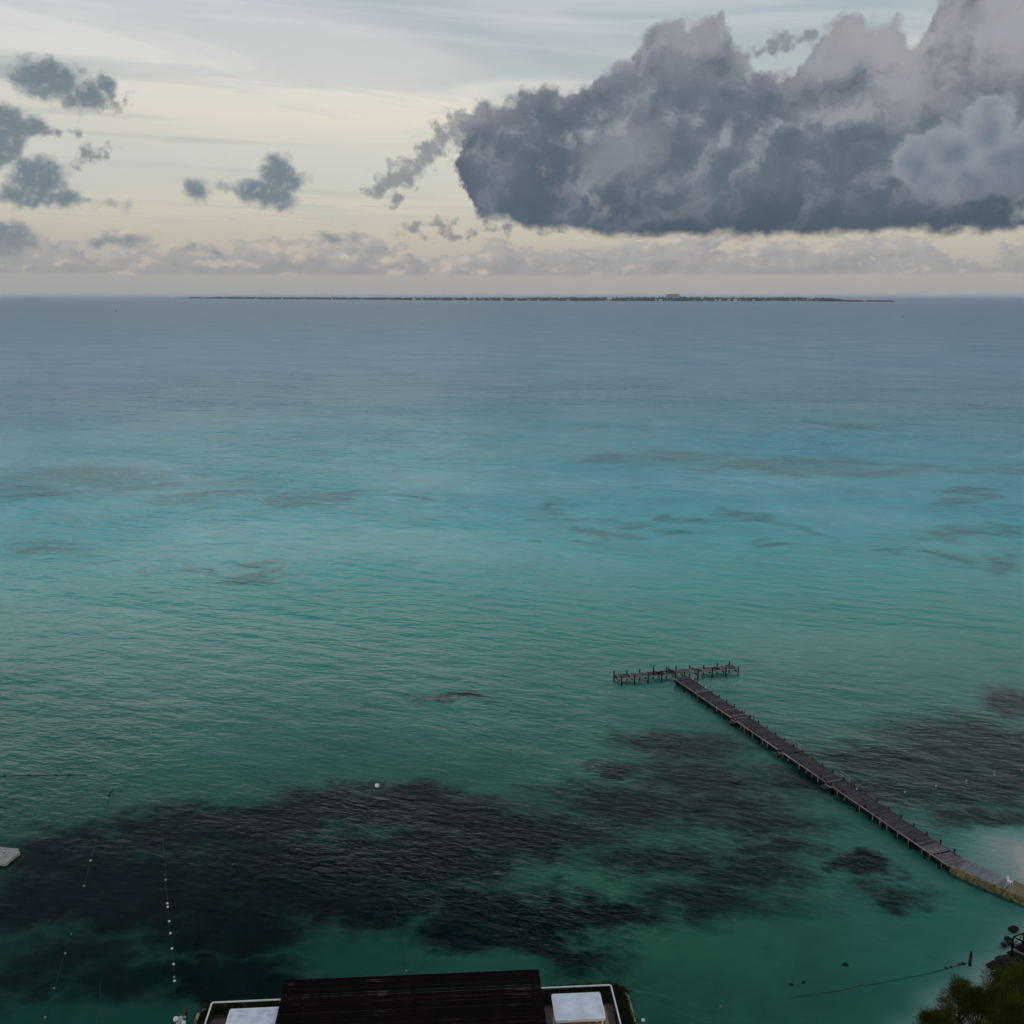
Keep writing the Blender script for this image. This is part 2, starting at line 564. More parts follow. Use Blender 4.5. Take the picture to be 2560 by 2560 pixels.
M['canvas'] = plain('white_canopy', (0.56, 0.58, 0.64), (0.74, 0.75, 0.80), 1.6, 0.8, 0.01, c3=(0.42, 0.44, 0.50))
M['dark_slat'] = plain('dark_slat', (0.003, 0.0014, 0.0012), (0.010, 0.0042, 0.0036), 2, 0.9, 0.004, stretch=(0.6, 6, 6), rnd=0.5, spec=0.06)
M['stucco'] = plain('cream_stucco', (0.42, 0.36, 0.27), (0.52, 0.45, 0.35), 1.2, 0.9, 0.01, c3=(0.24, 0.20, 0.14))
M['kerb'] = plain('tan_stone', (0.34, 0.26, 0.17), (0.48, 0.39, 0.27), 3, 0.9, 0.02, rnd=0.25, c3=(0.14, 0.10, 0.06))
M['tile'] = plain('terracotta_tile', (0.085, 0.045, 0.038), (0.13, 0.072, 0.060), 4, 0.7, 0.004, rnd=0.3)
M['timber'] = plain('orange_timber', (0.30, 0.155, 0.08), (0.42, 0.235, 0.13), 2, 0.6, 0.005, rnd=0.25, stretch=(1, 1, 0.3))
M['groyne'] = plain('groyne_stone', (0.16, 0.12, 0.055), (0.30, 0.23, 0.12), 2.2, 0.9, 0.04, rnd=0.45, c3=(0.06, 0.042, 0.018))
M['paving'] = plain('groyne_paving', (0.17, 0.165, 0.17), (0.28, 0.27, 0.275), 2.2, 0.9, 0.02, rnd=0.25, c3=(0.11, 0.10, 0.10))
M['buoy_white'] = plain('white_buoy', (0.66, 0.66, 0.62), (0.82, 0.82, 0.80), 3, 0.5)
M['float_dark'] = plain('dark_float', (0.012, 0.016, 0.015), (0.03, 0.035, 0.03), 3, 0.7)
M['float_red'] = plain('dark_red_float', (0.05, 0.006, 0.010), (0.08, 0.010, 0.014), 3, 0.5)
M['rope'] = plain('wet_rope', (0.010, 0.016, 0.014), (0.024, 0.03, 0.026), 6, 0.8)
M['dock_plastic'] = plain('pale_dock_plastic', (0.34, 0.315, 0.29), (0.43, 0.40, 0.37), 3, 0.6, 0.01, rnd=0.12)
M['rock'] = plain('dark_rock', (0.006, 0.007, 0.0065), (0.020, 0.020, 0.017), 2, 0.85, 0.08, rnd=0.3, spec=0.15)
M['deck_brown'] = plain('brown_deck', (0.006, 0.003, 0.0025), (0.016, 0.007, 0.006), 2, 0.85, 0.01, rnd=0.35, spec=0.1)
M['bark'] = plain('bark', (0.04, 0.03, 0.02), (0.09, 0.07, 0.05), 5, 0.9, 0.02)
M['bird_pale'] = plain('pale_plumage', (0.34, 0.34, 0.34), (0.62, 0.62, 0.60), 8, 0.8)
M['bird_dark'] = plain('dark_plumage', (0.012, 0.012, 0.013), (0.04, 0.038, 0.036), 8, 0.7)
M['post_red'] = plain('red_band', (0.05, 0.022, 0.018), (0.09, 0.042, 0.034), 5, 0.7)
M['house_wall'] = plain('house_wall', (0.72, 0.72, 0.71), (0.82, 0.82, 0.81), 0.1, 0.8, rnd=0.1)
M['house_roof'] = plain('house_roof', (0.20, 0.15, 0.13), (0.36, 0.30, 0.27), 0.1, 0.8, rnd=0.4)
M['house_glass'] = plain('house_glass', (0.03, 0.04, 0.05), (0.06, 0.07, 0.08), 0.1, 0.3)
M['hull_white'] = plain('white_hull', (0.68, 0.69, 0.70), (0.8, 0.8, 0.8), 0.5, 0.4)
M['hull_dark'] = plain('dark_hull', (0.03, 0.035, 0.045), (0.06, 0.06, 0.07), 0.5, 0.5)


def leaf_mat(name, c1, c2):
    m, b, out = mat_new(name)
    g = m.node_tree.nodes.new('ShaderNodeNewGeometry')
    n = b.noise(g.outputs['Position'], 0.9, 4, 0.6, dim='3D')
    k = b.m('MULTIPLY_ADD', g.outputs['Random Per Island'], 0.6, b.m('MULTIPLY_ADD', n, 1.2, -0.4), clamp=True)
    col = b.mix(k, (*c1, 1), (*c2, 1))
    d = m.node_tree.nodes.new('ShaderNodeBsdfPrincipled')
    b.put(d.inputs['Base Color'], col)
    d.inputs['Roughness'].default_value = 0.7
    d.inputs['Specular IOR Level'].default_value = 0.05
    t = m.node_tree.nodes.new('ShaderNodeBsdfTranslucent')
    b.put(t.inputs['Color'], col)
    mx = m.node_tree.nodes.new('ShaderNodeMixShader')
    mx.inputs[0].default_value = 0.25
    m.node_tree.links.new(d.outputs[0], mx.inputs[1])
    m.node_tree.links.new(t.outputs[0], mx.inputs[2])
    m.node_tree.links.new(mx.outputs[0], out.inputs[0])
    return m


M['leaf_tree'] = leaf_mat('tree_leaf', (0.005, 0.009, 0.002), (0.12, 0.13, 0.016))
M['leaf_hedge'] = leaf_mat('hedge_leaf', (0.012, 0.018, 0.006), (0.05, 0.055, 0.018))
M['leaf_wood'] = leaf_mat('island_leaf', (0.016, 0.026, 0.024), (0.034, 0.046, 0.040))

# ------------------------------------------------------------------ sea bed, beach and sea
def axis(dense_lo, dense_hi, step, far, g=1.22):
    a = list(np.arange(dense_lo, dense_hi + 1e-6, step))
    s, x = step, dense_hi
    while x < far:
        s *= g; x += s; a.append(x)
    s, x, lo = step, dense_lo, []
    while x > -far:
        s *= g; x -= s; lo.append(x)
    return np.array(lo[::-1] + a)


XS = axis(-90, 110, 2.0, 200000)
YS = axis(40, 200, 2.0, 200000)


def seg(p, q):
    return np.array([p.x, p.y]), np.array([q.x, q.y])


SH_A, SH_B = at(2562, 2375), at(2285, 2640)     # line of the rocky shore, bottom right
SPIT = at(2720, 2180)                            # little sand spit beside the groyne
G_A = at(2425, 2190, 0.85)
_gd = (at(2575, 2254, 0.85) - G_A).normalized()
G_N = Vector((-_gd.y, _gd.x, 0))
if G_N.x < 0: G_N = -G_N
shd = (SH_B - SH_A).normalized()
shn = Vector((-shd.y, shd.x, 0))
if (Vector((60, 40, 0)) - SH_A).dot(shn) < 0:
    shn = -shn


def bed_height(x, y):
    """Height of the bottom: shallow sand shelf, beach and spit on the right."""
    h = -0.62 + 0 * x
    land = (x - SH_A.x) * shn.x + (y - SH_A.y) * shn.y
    land = land + 0.9 * np.sin(x * 0.7 + 1) * np.cos(y * 0.55)
    h = np.maximum(h, np.clip(land * 0.16 + 0.05, -3, 2.2))
    back = 62 - y
    h = np.maximum(h, np.clip(back * 0.2, -3, 2.0) - 1.2 * (back < 0))
    side = (x - G_A.x) * G_N.x + (y - G_A.y) * G_N.y        # beyond the groyne?
    dsp = np.hypot(x - SPIT.x, (y - SPIT.y) * 1.2) + 1.1 * np.sin(x * 0.9) * np.cos(y * 0.7 + 1) + 0.8 * np.sin(x * 0.33 + y * 0.41)
    spit = np.clip((7.6 - dsp) * 0.07, -3, 0.45)
    h = np.maximum(h, np.where(side > 0.3, spit, -5))
    h = np.maximum(h, np.where(side <= 0.3, np.clip((x - 53) * 0.05 - 0.40, -3, -0.10) - np.clip((y - 112) * 0.05, 0, 4), -5))
    return h


gx, gy = np.meshgrid(XS, YS)
nx, ny = len(XS), len(YS)
quads = [(j * nx + i, j * nx + i + 1, (j + 1) * nx + i + 1, (j + 1) * nx + i) for j in range(ny - 1) for i in range(nx - 1)]
gz = bed_height(gx, gy)
bed_me = pydata('seabed', np.stack([gx.ravel(), gy.ravel(), gz.ravel()], 1).tolist(), quads, True)
sea_me = pydata('sea', np.stack([gx.ravel(), gy.ravel(), 0 * gx.ravel()], 1).tolist(), quads, True)
opt = np.clip(-gz, 0, 4) * 4.1
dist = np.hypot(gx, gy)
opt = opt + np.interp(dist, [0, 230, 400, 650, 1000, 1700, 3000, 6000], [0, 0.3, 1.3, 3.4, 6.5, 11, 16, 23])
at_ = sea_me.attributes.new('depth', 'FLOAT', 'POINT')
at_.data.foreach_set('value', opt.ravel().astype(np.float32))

# seagrass beds: centre, half-size (photo pixels at the bottom plane)
GRASS = [
    # big bed, lower left
    (200, 2130, 190, 75), (420, 2080, 190, 70), (640, 2060, 170, 65), (820, 2020, 160, 60), (1000, 2010, 190, 55),
    (1150, 2040, 160, 60), (330, 2230, 330, 110), (700, 2180, 330, 130), (1050, 2150, 240, 90), (1280, 2090, 170, 60),
    (100, 2250, 190, 90), (560, 2320, 220, 80), (900, 2250, 200, 80), (1480, 2285, 190, 58), (1250, 2290, 240, 80),
    (1120, 2340, 120, 50), (560, 2430, 190, 62), (640, 2480, 160, 40), (1430, 2390, 80, 34), (1330, 2350, 110, 34),
    (2165, 2155, 88, 38)]
# thinner, patchier beds with soft edges
SOFTG = [
    (1620, 1850, 100, 26), (1720, 1870, 160, 46), (1760, 1945, 190, 56), (1560, 2010, 220, 60), (1420, 2080, 180, 60),
    (1800, 2020, 180, 46), (1900, 2060, 140, 30), (1860, 2175, 170, 42), (1660, 2150, 170, 34), (1530, 1930, 70, 20),
    (1980, 1960, 110, 36), (1760, 2250, 200, 44), (1950, 2120, 130, 26),
    (2250, 1900, 220, 50), (2430, 1860, 240, 70), (2400, 1960, 290, 66), (2180, 1970, 140, 36), (2540, 1900, 180, 110),
    (2470, 2050, 170, 30), (2550, 1760, 80, 40),
    (1140, 1745, 90, 9), (170, 2400, 190, 50), (60, 2460, 130, 50), (330, 2440, 170, 60), (2230, 2240, 90, 30), (1450, 2400, 100, 44)]
FARG = [
    (110, 950, 110, 12), (170, 1190, 200, 20), (330, 1215, 220, 18), (100, 1225, 120, 14), (560, 1245, 90, 12), (740, 1240, 90, 13), (690, 1255, 60, 9),
    (1000, 1245, 70, 8), (600, 1400, 60, 12), (660, 1440, 60, 16), (640, 1465, 80, 10), (930, 1410, 30, 8), (470, 1440, 40, 9), (150, 1370, 90, 16), (300, 1430, 50, 10),
    (1500, 1148, 80, 8), (1700, 1140, 130, 16), (1900, 1160, 230, 18), (2150, 1172, 220, 13), (2400, 1180, 120, 8),
    (1430, 1265, 60, 14), (1480, 1295, 90, 9), (1570, 1318, 40, 9), (1660, 1280, 30, 12), (1790, 1305, 70, 10), (1850, 1285, 40, 13), (1930, 1325, 90, 9),
    (1855, 1357, 46, 10), (2060, 1352, 44, 8), (2380, 1335, 90, 14), (2520, 1325, 60, 8), (2500, 1400, 110, 14), (2310, 1375, 80, 8), (1490, 1358, 24, 6),
    (1770, 1017, 60, 5), (1650, 988, 36, 3), (2100, 1062, 120, 6), (2520, 1170, 60, 8), (2450, 1250, 90, 10)]


def grass_mask(b, pos):
    wn = b.noise(pos, 0.16, 5, 0.6, color=True)
    p = b.vm('ADD', pos, b.vm('MULTIPLY_ADD', wn, (9.0, 9.0, 0), (-4.5, -4.5, 0)))
    wn2 = b.noise(pos, 0.025, 4, 0.6, color=True)
    field = None
    for (x, y, rx, ry) in GRASS:
        c = at(x, y, -0.62)
        sx = abs(at(x + rx, y, -0.62).x - c.x)
        sy = abs(at(x, y - ry, -0.62).y - at(x, y + ry, -0.62).y) / 2
        q = b.vm('MULTIPLY_ADD', p, (1 / sx, 1 / sy, 0), (-c.x / sx, -c.y / sy, 0))
        f = b.m('SUBTRACT', 1.0, b.vm('LENGTH', q))
        field = f if field is None else b.m('MAXIMUM', field, f)
    nn = b.noise(pos, 0.22, 6, 0.65)
    near = b.ss(b.m('ADD', field, b.m('MULTIPLY_ADD', nn, 1.0, -0.47)), -0.34, 0.48)
    fs = None
    for (x, y, rx, ry) in SOFTG:
        c = at(x, y, -0.62)
        sx = abs(at(x + rx, y, -0.62).x - c.x)
        sy = abs(at(x, y - ry, -0.62).y - at(x, y + ry, -0.62).y) / 2
        q = b.vm('MULTIPLY_ADD', p, (1 / sx, 1 / sy, 0), (-c.x / sx, -c.y / sy, 0))
        f = b.m('SUBTRACT', 1.0, b.vm('LENGTH', q))
        fs = f if fs is None else b.m('MAXIMUM', fs, f)
    near = b.m('MAXIMUM', near, b.ss(b.m('ADD', fs, b.m('MULTIPLY_ADD', nn, 1.2, -0.54)), -0.65, 0.75, 0.0, 0.92))
    pf = b.vm('ADD', pos, b.vm('MULTIPLY_ADD', wn2, (70, 70, 0), (-35, -35, 0)))
    far = None
    for (x, y, rx, ry) in FARG:
        c = at(x, y, -0.62)
        sx = abs(at(x + rx, y, -0.62).x - c.x)
        sy = abs(at(x, y - ry, -0.62).y - at(x, y + ry, -0.62).y) / 2
        q = b.vm('MULTIPLY_ADD', pf, (1 / sx, 1 / sy, 0), (-c.x / sx, -c.y / sy, 0))
        f = b.m('SUBTRACT', 1.0, b.vm('LENGTH', q))
        far = f if far is None else b.m('MAXIMUM', far, f)
    n3 = b.noise(pos, 0.045, 6, 0.65)
    far = b.ss(b.m('ADD', far, b.m('MULTIPLY_ADD', n3, 2.0, -0.85)), -0.6, 1.0, 0.0, 0.50)
    return near, far


# bed material
m, b, out = mat_new('seabed_sand')
geo = m.node_tree.nodes.new('ShaderNodeNewGeometry')
pos = geo.outputs['Position']
px_, py_, pz_ = b.sep(pos)
flat = b.xyz(px_, py_, 0.0)
gn, gf = grass_mask(b, flat)
sn = b.noise(flat, 0.06, 6, 0.6)
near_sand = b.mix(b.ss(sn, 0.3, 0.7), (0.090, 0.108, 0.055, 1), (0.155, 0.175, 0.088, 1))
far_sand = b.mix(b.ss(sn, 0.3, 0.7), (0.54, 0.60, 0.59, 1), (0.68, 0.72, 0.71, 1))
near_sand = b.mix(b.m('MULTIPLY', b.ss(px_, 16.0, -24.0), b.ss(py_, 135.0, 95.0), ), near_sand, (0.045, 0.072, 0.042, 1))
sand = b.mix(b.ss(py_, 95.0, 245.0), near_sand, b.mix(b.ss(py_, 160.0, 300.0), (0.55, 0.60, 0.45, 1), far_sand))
sand = b.mix(b.m('MULTIPLY', b.ss(px_, 14.0, 56.0, 0.0, 0.8), b.ss(py_, 135.0, 100.0)), sand, (0.26, 0.265, 0.185, 1))
dry = b.noise(flat, 2.0, 6, 0.6)
drysand = b.mix(dry, (0.36, 0.325, 0.285, 1), (0.52, 0.475, 0.42, 1))
sand = b.mix(b.ss(pz_, -0.75, 0.1), sand, drysand)
soil = b.mix(dry, (0.02, 0.018, 0.014, 1), (0.06, 0.05, 0.04, 1))
sand = b.mix(b.m('MULTIPLY', b.ss(pz_, 0.15, 0.9), b.ss(py_, 86.0, 80.0)), sand, soil)
gcol = b.mix(b.noise(flat, 0.35, 4, 0.6), (0.002, 0.005, 0.006, 1), (0.010, 0.018, 0.016, 1))


def matte(col):
    d_ = m.node_tree.nodes.new('ShaderNodeBsdfDiffuse')
    b.put(d_.inputs['Color'], col)
    return d_.outputs[0]


def pick(fac, no, yes):
    mx_ = m.node_tree.nodes.new('ShaderNodeMixShader')
    b.put(mx_.inputs[0], fac)
    m.node_tree.links.new(no, mx_.inputs[1])
    m.node_tree.links.new(yes, mx_.inputs[2])
    return mx_.outputs[0]


zone = b.m('GREATER_THAN', py_, 205.0)
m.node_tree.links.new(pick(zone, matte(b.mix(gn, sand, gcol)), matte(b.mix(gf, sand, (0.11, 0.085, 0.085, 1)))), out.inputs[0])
bed = tag(link('seabed', bed_me, m), kind='structure')

# water material
m, b, out = mat_new('sea_water')
nt = m.node_tree
geo = nt.nodes.new('ShaderNodeNewGeometry')
pos = geo.outputs['Position']
wx, wy, wz = b.sep(pos)
rng_ = b.vm('LENGTH', pos)
mp = nt.nodes.new('ShaderNodeMapping')
mp.vector_type = 'TEXTURE'
mp.inputs['Rotation'].default_value = (0, 0, R(-23))
mp.inputs['Scale'].default_value = (1.9, 1.0, 1.0)
b.put(mp.inputs['Vector'], pos)
v = mp.outputs[0]
h1 = b.noise(v, 0.26, 3, 0.55)
h2 = b.noise(v, 1.15, 3, 0.58)
h3 = b.noise(v, 4.2, 2, 0.6)
lane = b.noise(v, 0.02, 3, 0.55)
patch = b.ss(lane, 0.35, 0.65, 0.45, 1.45)
hh = b.m('MULTIPLY', patch, b.m('ADD', b.m('MULTIPLY', h1, b.ss(rng_, 90.0, 240.0, 0.12, 1.05)), b.m('ADD', b.m('MULTIPLY', h2, 0.12), b.m('MULTIPLY', h3, 0.024))))
# long boat-wake ripples crossing the middle distance
wk0, wk1 = at(-200, 1250), at(1280, 1420)
wd = (wk1 - wk0).normalized()
wnrm = Vector((-wd.y, wd.x, 0))
wdst = b.m('SUBTRACT', b.vm('DOT_PRODUCT', pos, tuple(wnrm)), wk0.dot(wnrm))
wdst = b.m('ADD', wdst, b.m('MULTIPLY_ADD', b.noise(pos, 0.01, 2, 0.5), 40.0, -20.0))
wake = b.m('MULTIPLY', b.m('SINE', b.m('MULTIPLY', b.m('MULTIPLY_ADD', b.noise(pos, 0.09, 3, 0.6), 7.0, wdst), 1.0)), b.m('MULTIPLY', b.ss(b.m('ABSOLUTE', wdst), 3.0, 30.0, 0.22, 0.0), b.ss(lane, 0.4, 0.6)))
wake = b.m('MULTIPLY', wake, b.ss(wx, at(1250, 1400).x, at(700, 1400).x))
hh = b.m('ADD', hh, wake)
# broader wave groups and gusts, which are what still shows far out
g1 = b.noise(v, 0.06, 3, 0.6)
g2 = b.noise(v, 0.014, 2, 0.6)
hh = b.m('ADD', hh, b.m('ADD', b.m('MULTIPLY', g1, b.ss(rng_, 150.0, 700.0, 0.2, 3.2)), b.m('MULTIPLY', g2, b.ss(rng_, 500.0, 2500.0, 0.0, 8.0))))
bp = nt.nodes.new('ShaderNodeBump')
bp.inputs['Strength'].default_value = 1.0
bp.inputs['Distance'].default_value = 1.0
b.put(bp.inputs['Height'], hh)
fr = nt.nodes.new('ShaderNodeFresnel')
fr.inputs['IOR'].default_value = 1.333
b.put(fr.inputs['Normal'], bp.outputs[0])
# reflection weakened at steep angles to darken near water, capped at grazing
fac = b.m('DIVIDE', b.m('MULTIPLY', b.m('MULTIPLY', fr.outputs[0], 1.45), b.ss(fr.outputs[0], 0.006, 0.20)), b.m('MULTIPLY_ADD', fr.outputs[0], b.m('MULTIPLY_ADD', fr.outputs[0], 2.8, 0.9), 1.0))
gl = nt.nodes.new('ShaderNodeBsdfGlossy')
gl.inputs['Color'].default_value = (1, 1, 1, 1)
b.put(gl.inputs['Roughness'], b.ss(rng_, 90.0, 700.0, 0.06, 0.32))
b.put(gl.inputs['Normal'], bp.outputs[0])
dep = nt.nodes.new('ShaderNodeAttribute')
dep.attribute_name = 'depth'
D = dep.outputs['Fac']
tint = b.xyz(b.m('EXPONENT', b.m('MULTIPLY', D, -0.36)), b.m('EXPONENT', b.m('MULTIPLY', D, -0.045)), b.m('EXPONENT', b.m('MULTIPLY', D, -0.032)))
tr = nt.nodes.new('ShaderNodeBsdfTransparent')
b.put(tr.inputs['Color'], tint)
bd = nt.nodes.new('ShaderNodeBsdfDiffuse')
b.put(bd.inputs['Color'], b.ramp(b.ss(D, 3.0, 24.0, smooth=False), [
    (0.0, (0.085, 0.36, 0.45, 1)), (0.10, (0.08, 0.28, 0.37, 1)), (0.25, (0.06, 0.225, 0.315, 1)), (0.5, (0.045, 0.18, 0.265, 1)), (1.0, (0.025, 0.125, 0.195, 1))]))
body = nt.nodes.new('ShaderNodeMixShader')
b.put(body.inputs[0], b.ss(D, 2.6, 9.0))
nt.links.new(tr.outputs[0], body.inputs[1])
nt.links.new(bd.outputs[0], body.inputs[2])
mx = nt.nodes.new('ShaderNodeMixShader')
b.put(mx.inputs[0], fac)
nt.links.new(body.outputs[0], mx.inputs[1])
nt.links.new(gl.outputs[0], mx.inputs[2])
nt.links.new(mx.outputs[0], out.inputs[0])
sea = tag(link('sea', sea_me, m), kind='structure')

# ------------------------------------------------------------------ far island
ISLAND = [(445, 746.6), (700, 749.0), (1000, 751.2), (1300, 753.2), (1600, 754.2), (1900, 754.4), (2050, 754.6), (2235, 754.8)]
def isl_y(x):
    return float(np.interp(x, [p[0] for p in ISLAND], [p[1] for p in ISLAND]))
def isl_h(x):   # height of the wood's outline above the shore, photo pixels
    return float(np.interp(x, [445, 480, 600, 800, 1000, 1300, 1500, 1640, 1700, 1800, 1950, 2080, 2110, 2235], [1.5, 5.0, 6.0, 6.5, 7.5, 9, 11.5, 11.5, 12, 11, 12, 10, 4.5, 3.5]))
iv, jf = [], []
xs_i = list(np.linspace(440, 2240, 181))
for k, x in enumerate(xs_i):
    p = at(x, isl_y(x), 0)
    s = p.y / F_PX
    dirv = Vector((p.x, p.y, 0)).normalized()
    hgt_ = max(0.3, isl_h(x) * s * 0.45) * (0.8 + 0.4 * mnoise.noise(Vector((x * 0.02, 0, 0))))
    e = 0.05 if k in (0, len(xs_i) - 1) else 1
    for d, z in ((-20, -1), (0, 0.4), (60, hgt_ * 0.35 * e), (500, hgt_ * e), (1100, hgt_ * 0.8 * e), (1600, -1)):
        q = p + dirv * d
        iv.append((q.x, q.y, z))
n6 = 6
for k in range(len(xs_i) - 1):
    for j in range(n6 - 1):
        jf.append((k * n6 + j, (k + 1) * n6 + j, (k + 1) * n6 + j + 1, k * n6 + j + 1))
mi = plain('island_ground', (0.05, 0.055, 0.045), (0.10, 0.10, 0.085), 0.004, 0.9, c3=(0.30, 0.29, 0.26))
beach_v = []
for x in xs_i:
    p = at(x, isl_y(x), 0)
    q = p - Vector((p.x, p.y, 0)).normalized() * 35
    beach_v += [(q.x, q.y, -0.5), (p.x, p.y, 5.5 if 700 < x < 2080 else 1.5)]
beach_f = [(2 * k, 2 * k + 2, 2 * k + 3, 2 * k + 1) for k in range(len(xs_i) - 1)]
mb = plain('island_sand', (0.26, 0.26, 0.25), (0.44, 0.43, 0.41), 0.01, 0.9, c3=(0.06, 0.065, 0.055))
isl = tag(link('island', pydata('island', iv, jf, True), mi), kind='structure')

link('beach', pydata('beach', beach_v, beach_f), mb, isl)

HOUSE_SPOTS = [(470, 2.2), (505, 2.8), (562, 3.4), (640, 2.6), (705, 3.0), (760, 2.4), (830, 2.8), (905, 2.4), (1036, 3.2), (1055, 3.6), (1100, 2.8), (1135, 3.2), (1187, 3.4),
               (1208, 3.0), (1226, 2.6), (1255, 3.4), (1290, 3.0), (1322, 3.4), (1345, 3.0), (1376, 3.6), (1420, 3.0), (1517, 2.4), (1572, 3.0), (1640, 4.0), (1652, 3.4), (1735, 2.6), (1763, 3.2),
               (1790, 2.6), (1800, 3.2), (1822, 3.4), (1838, 4.0), (1850, 3.4), (1866, 3.2), (1884, 2.8), (1910, 2.8), (1976, 2.6), (1992, 2.4), (2020, 3.2), (2040, 2.4), (2162, 2.0)]
HOUSE_DD = [(hx, random.choice([25, 60, 75, 90, 110])) for hx, _h in HOUSE_SPOTS]

# wood of the island: tree crowns merging into one mass
ico = bmesh.new(); bmesh.ops.create_icosphere(ico, subdivisions=1, radius=1.0)
ico_v = np.array([v_.co[:] for v_ in ico.verts]); ico_f = np.array([[q.index for q in f_.verts] for f_ in ico.faces]); ico.free()
vv, ff, off = [], [], 0
for k in range(5200):
    x = 446 + 1786 * random.random()
    p = at(x, isl_y(x), 0)
    s = p.y / F_PX
    dirv = Vector((p.x, p.y, 0)).normalized()
    dd = random.uniform(30, 620)
    H = isl_h(x) * s
    dens = mnoise.noise(Vector((x * 0.02, dd * 0.004, 5)))
    if dens < -0.32: continue
    q = p + dirv * dd
    zb = H * 0.45 * float(np.interp(dd, [0, 60, 500], [0, 0.35, 1]))
    if any(abs(x - hx) < 5.5 and dd < hd + 25 for hx, hd in HOUSE_DD): continue
    r = random.uniform(0.6, 1.5) * s
    th = random.uniform(0.25, 0.6) * H * (0.55 + 0.45 * dd / 600)
    n_ = 1 + 0.35 * rng.standard_normal((len(ico_v), 1))
    c = np.array([q.x, q.y, zb + th * 0.45])
    vv.append(ico_v * n_ * np.array([r * 1.6, r * 1.6, th * 0.6]) + c)
    ff.append(ico_f + off); off += len(ico_v)
wood = link('island_wood', pydata('island_wood', np.concatenate(vv).tolist(), np.concatenate(ff).tolist(), False), M['leaf_wood'])
tag(wood, 'dark low wood covering the far island along the horizon', 'wood', kind='stuff')

def spot_words(x):
    d = [(445, 'near the island left end'), (700, 'on the far island'), (1000, 'on the far island'),
         (1300, 'on the mid island'), (1560, 'in the island woods'), (1665, 'left of the hotel'),
         (1720, 'right of the hotel'), (1800, 'right of the island hotel'), (1900, 'right of the island hotel'), (2090, 'near the island right end')]
    return min(d, key=lambda t: abs(t[0] - x))[1]
tones = [('white', (1, 1, 1)), ('grey', (0.55, 0.57, 0.6)), ('cream', (0.95, 0.82, 0.68))]
wall_m = [M['house_wall'], plain('house_grey', (0.22, 0.23, 0.25), (0.33, 0.34, 0.36), 0.1, 0.8), plain('house_cream', (0.52, 0.45, 0.41), (0.62, 0.55, 0.51), 0.1, 0.8)]
_t = ['', 'first', 'second', 'third', 'fourth', 'fifth', 'sixth', 'seventh', 'eighth', 'ninth', 'tenth', 'eleventh', 'twelfth', 'thirteenth', 'fourteenth', 'fifteenth', 'sixteenth', 'seventeenth', 'eighteenth', 'nineteenth', 'twentieth']
ORD = _t[1:] + ['twenty-' + w for w in _t[1:10]] + ['thirtieth'] + ['thirty-' + w for w in _t[1:10]] + ['fortieth']
for i, (x, h) in enumerate(HOUSE_SPOTS):
    y = isl_y(x)
    p = at(x, y, 0)
    s = p.y / F_PX
    dirv = Vector((p.x, p.y, 0)).normalized()
    dd = HOUSE_DD[i][1]
    q = p + dirv * dd
    zb = 0.5 + isl_h(x) * s * 0.45 * float(np.interp(dd, [0, 60, 500], [0, 0.35, 1])) * 0.85
    t = i % 3 if i % 4 else 0
    w, dpt, hh_ = s * random.uniform(4.0, 8.5), s * 2.0, s * h * 1.35
    e = empty('island_house', (q.x, q.y, zb - 1), -math.atan2(dirv.x, dirv.y))
    link('wall', box_mesh('wall', (w, dpt, hh_)), wall_m[t], e).location = (0, 0, hh_ / 2)
    rf = link('roof', box_mesh('roof', (w * 1.06, dpt * 1.06, hh_ * 0.12)), M['house_roof'], e)
    rf.location = (0, 0, hh_ * 1.06)
    gw = link('window_band', box_mesh('window_band', (w * 0.8, 0.3, hh_ * 0.2)), M['house_glass'], e)
    gw.location = (0, -dpt / 2 - 0.1, hh_ * 0.55)
    base = f'tiny {tones[t][0]} flat-roofed house {spot_words(x)}, {ORD[i]} from left'
    tag(e, base, 'house', 'small houses strung along the far island')
# the big stepped hotel
x0 = 1683
p = at(x0, isl_y(x0), 0); s = p.y / F_PX
dirv = Vector((p.x, p.y, 0)).normalized(); q = p + dirv * 520
e = empty('hotel', (q.x, q.y, 14), -math.atan2(dirv.x, dirv.y))
for k, (w, z0, z1, ox) in enumerate(((50, 0, 6.2, 3), (40, 6.2, 10.2, 0), (33, 10.2, 14.2, -1))):
    wl = link('wing', box_mesh('wing', (w * s, 9 * s, (z1 - z0) * s)), wall_m[2], e)
    wl.location = (ox * s, (k - 1) * 2 * s, (z0 + z1) / 2 * s)
    for j in range(2):
        g = link('balcony_row', box_mesh('balcony_row', (w * s * 0.94, 1.0, (z1 - z0) * s * 0.2)), M['house_glass'], e)
        g.location = (ox * s, (k - 1) * 2 * s - 4.5 * s - 0.5, (z0 + (z1 - z0) * (0.3 + 0.42 * j)) * s)
link('roof', box_mesh('roof', (35 * s, 9.6 * s, 0.9 * s)), M['house_roof'], e).location = (-1 * s, 2 * s, 14.65 * s)
tag(e, 'big stepped pinkish hotel standing above the trees of the far island', 'hotel')

